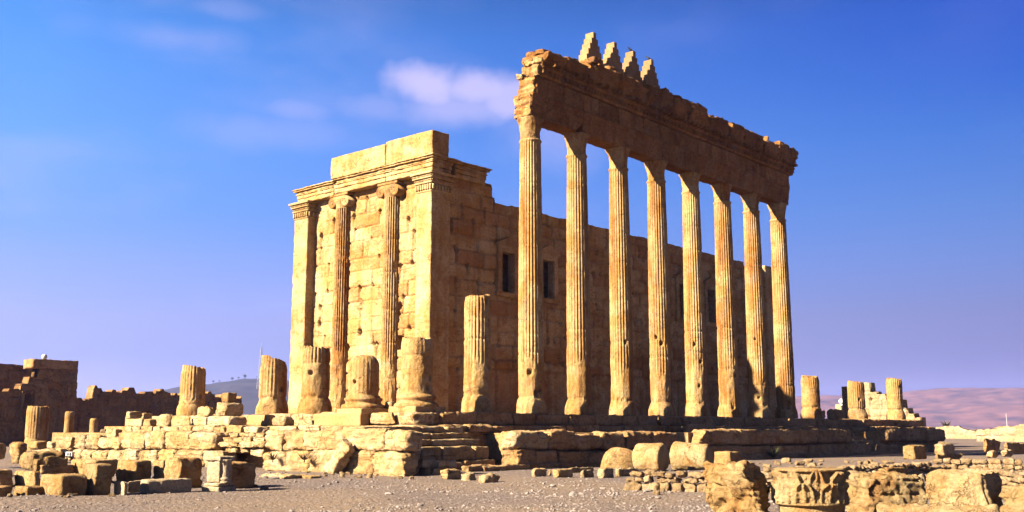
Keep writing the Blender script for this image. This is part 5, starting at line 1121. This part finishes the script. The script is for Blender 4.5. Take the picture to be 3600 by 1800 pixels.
for (p, r, h, n, lab, sd, mt) in ((SHRUB_A, .34, .34, 60, 'dry twiggy shrub on the lower podium course, left one of two', 1, 'twig'), (SHRUB_B, .36, .3, 70, 'dry twiggy shrub on the lower podium course, right one of two', 2, 'twig'), (SHRUB_C, .45, .5, 160, 'dark bushy shrub growing at the foot of the dark right podium wall', 3, 'leaf')):
    e = empty('dry_shrub', lab, 'shrub', (p[0], p[1], p[2])); V, F = spiky(n, r, h, 40 + sd, .012 if mt == 'twig' else .02, .3); mk('leaves', V, F, M[mt], e, smooth=False); V, F = stick((0, 0, -.1), (0, 0, .15), .025, .015); mk('stem', V, F, M['twig'], e)
def leafball(n, r, seed):
    rs = np.random.RandomState(seed); V = []; F = []
    for k in range(n):
        d = rs.normal(size=3); d /= np.linalg.norm(d); p = d * r * rs.rand() ** .4 * (1 + .35 * vnoise(d * 2 + seed, seed)) * np.array([1, 1, .8]); u = rs.normal(size=3); u /= np.linalg.norm(u); v = np.cross(u, d); v /= np.linalg.norm(v) + 1e-6; s = r * .16; i0 = len(V)
        V += [p - u * s, p + v * s * .6, p + u * s, p - v * s * .6]; F.append([i0, i0 + 1, i0 + 2, i0 + 3])
    return np.array(V), np.array(F)
hs = [o for o in scene.objects if o.name.startswith('hills')]
hv = hs[1].data; HV = np.empty(len(hv.vertices) * 3, np.float32); hv.vertices.foreach_get('co', HV); HV = HV.reshape(-1, 3)
def ridge(px):
    a = R(41.5) - math.atan((px - 1288) * .986 / 2576); ang = np.arctan2(HV[:, 1] - CY, HV[:, 0] - CX); m = np.abs(ang - a) < .004; W = HV[m]; return W[np.argmax((W[:, 2] + .7) / np.hypot(W[:, 0] - CX, W[:, 1] - CY))]
tree0 = None
for k, (px, s) in enumerate([(523, 1.0), (540, .8), (575, 1.3), (590, .9), (604, 1.5), (612, 1.0), (640, .9), (668, 1.1)]):
    p = ridge(px)
    if tree0 is None:
        tree0 = e = empty('ridge_tree', 'small dark tree on the skyline of the far left hill', 'tree', tuple(p), 0, 'trees along the far left ridge')
        V, F = leafball(220, 2.3, 5); kids = [mk('crown', V + [0, 0, 3.3], F, M['leaf'], e, smooth=False), mk('trunk', *stick((0, 0, -1), (0, 0, 2.4), .3, .2), M['twig'], e)]
    else:
        e = tree0.copy(); scene.collection.objects.link(e); e.location = tuple(p)
        for c in kids:
            d = c.copy(); scene.collection.objects.link(d); d.parent = e
    e.scale = (s, s, s); e.rotation_euler = (0, 0, k * 1.3)
# ------------------------------------------------------------------ the air
HAZE = .000075
if HAZE:
    v, f = box(CX - 4650, CX + 4650, CY - 4650, CY + 4650, -40, 190); hz = mk('haze', v, f, None, smooth=False); hz['kind'] = 'stuff'
    m = bpy.data.materials.new('desert haze'); m.use_nodes = True; nt = m.node_tree; nt.nodes.clear(); o = nt.nodes.new('ShaderNodeOutputMaterial'); pv = nt.nodes.new('ShaderNodeVolumePrincipled')
    pv.inputs['Color'].default_value = (.32, .40, 1.0, 1); pv.inputs['Density'].default_value = HAZE; pv.inputs['Anisotropy'].default_value = .0; nt.links.new(pv.outputs[0], o.inputs['Volume']); hz.data.materials.append(m)
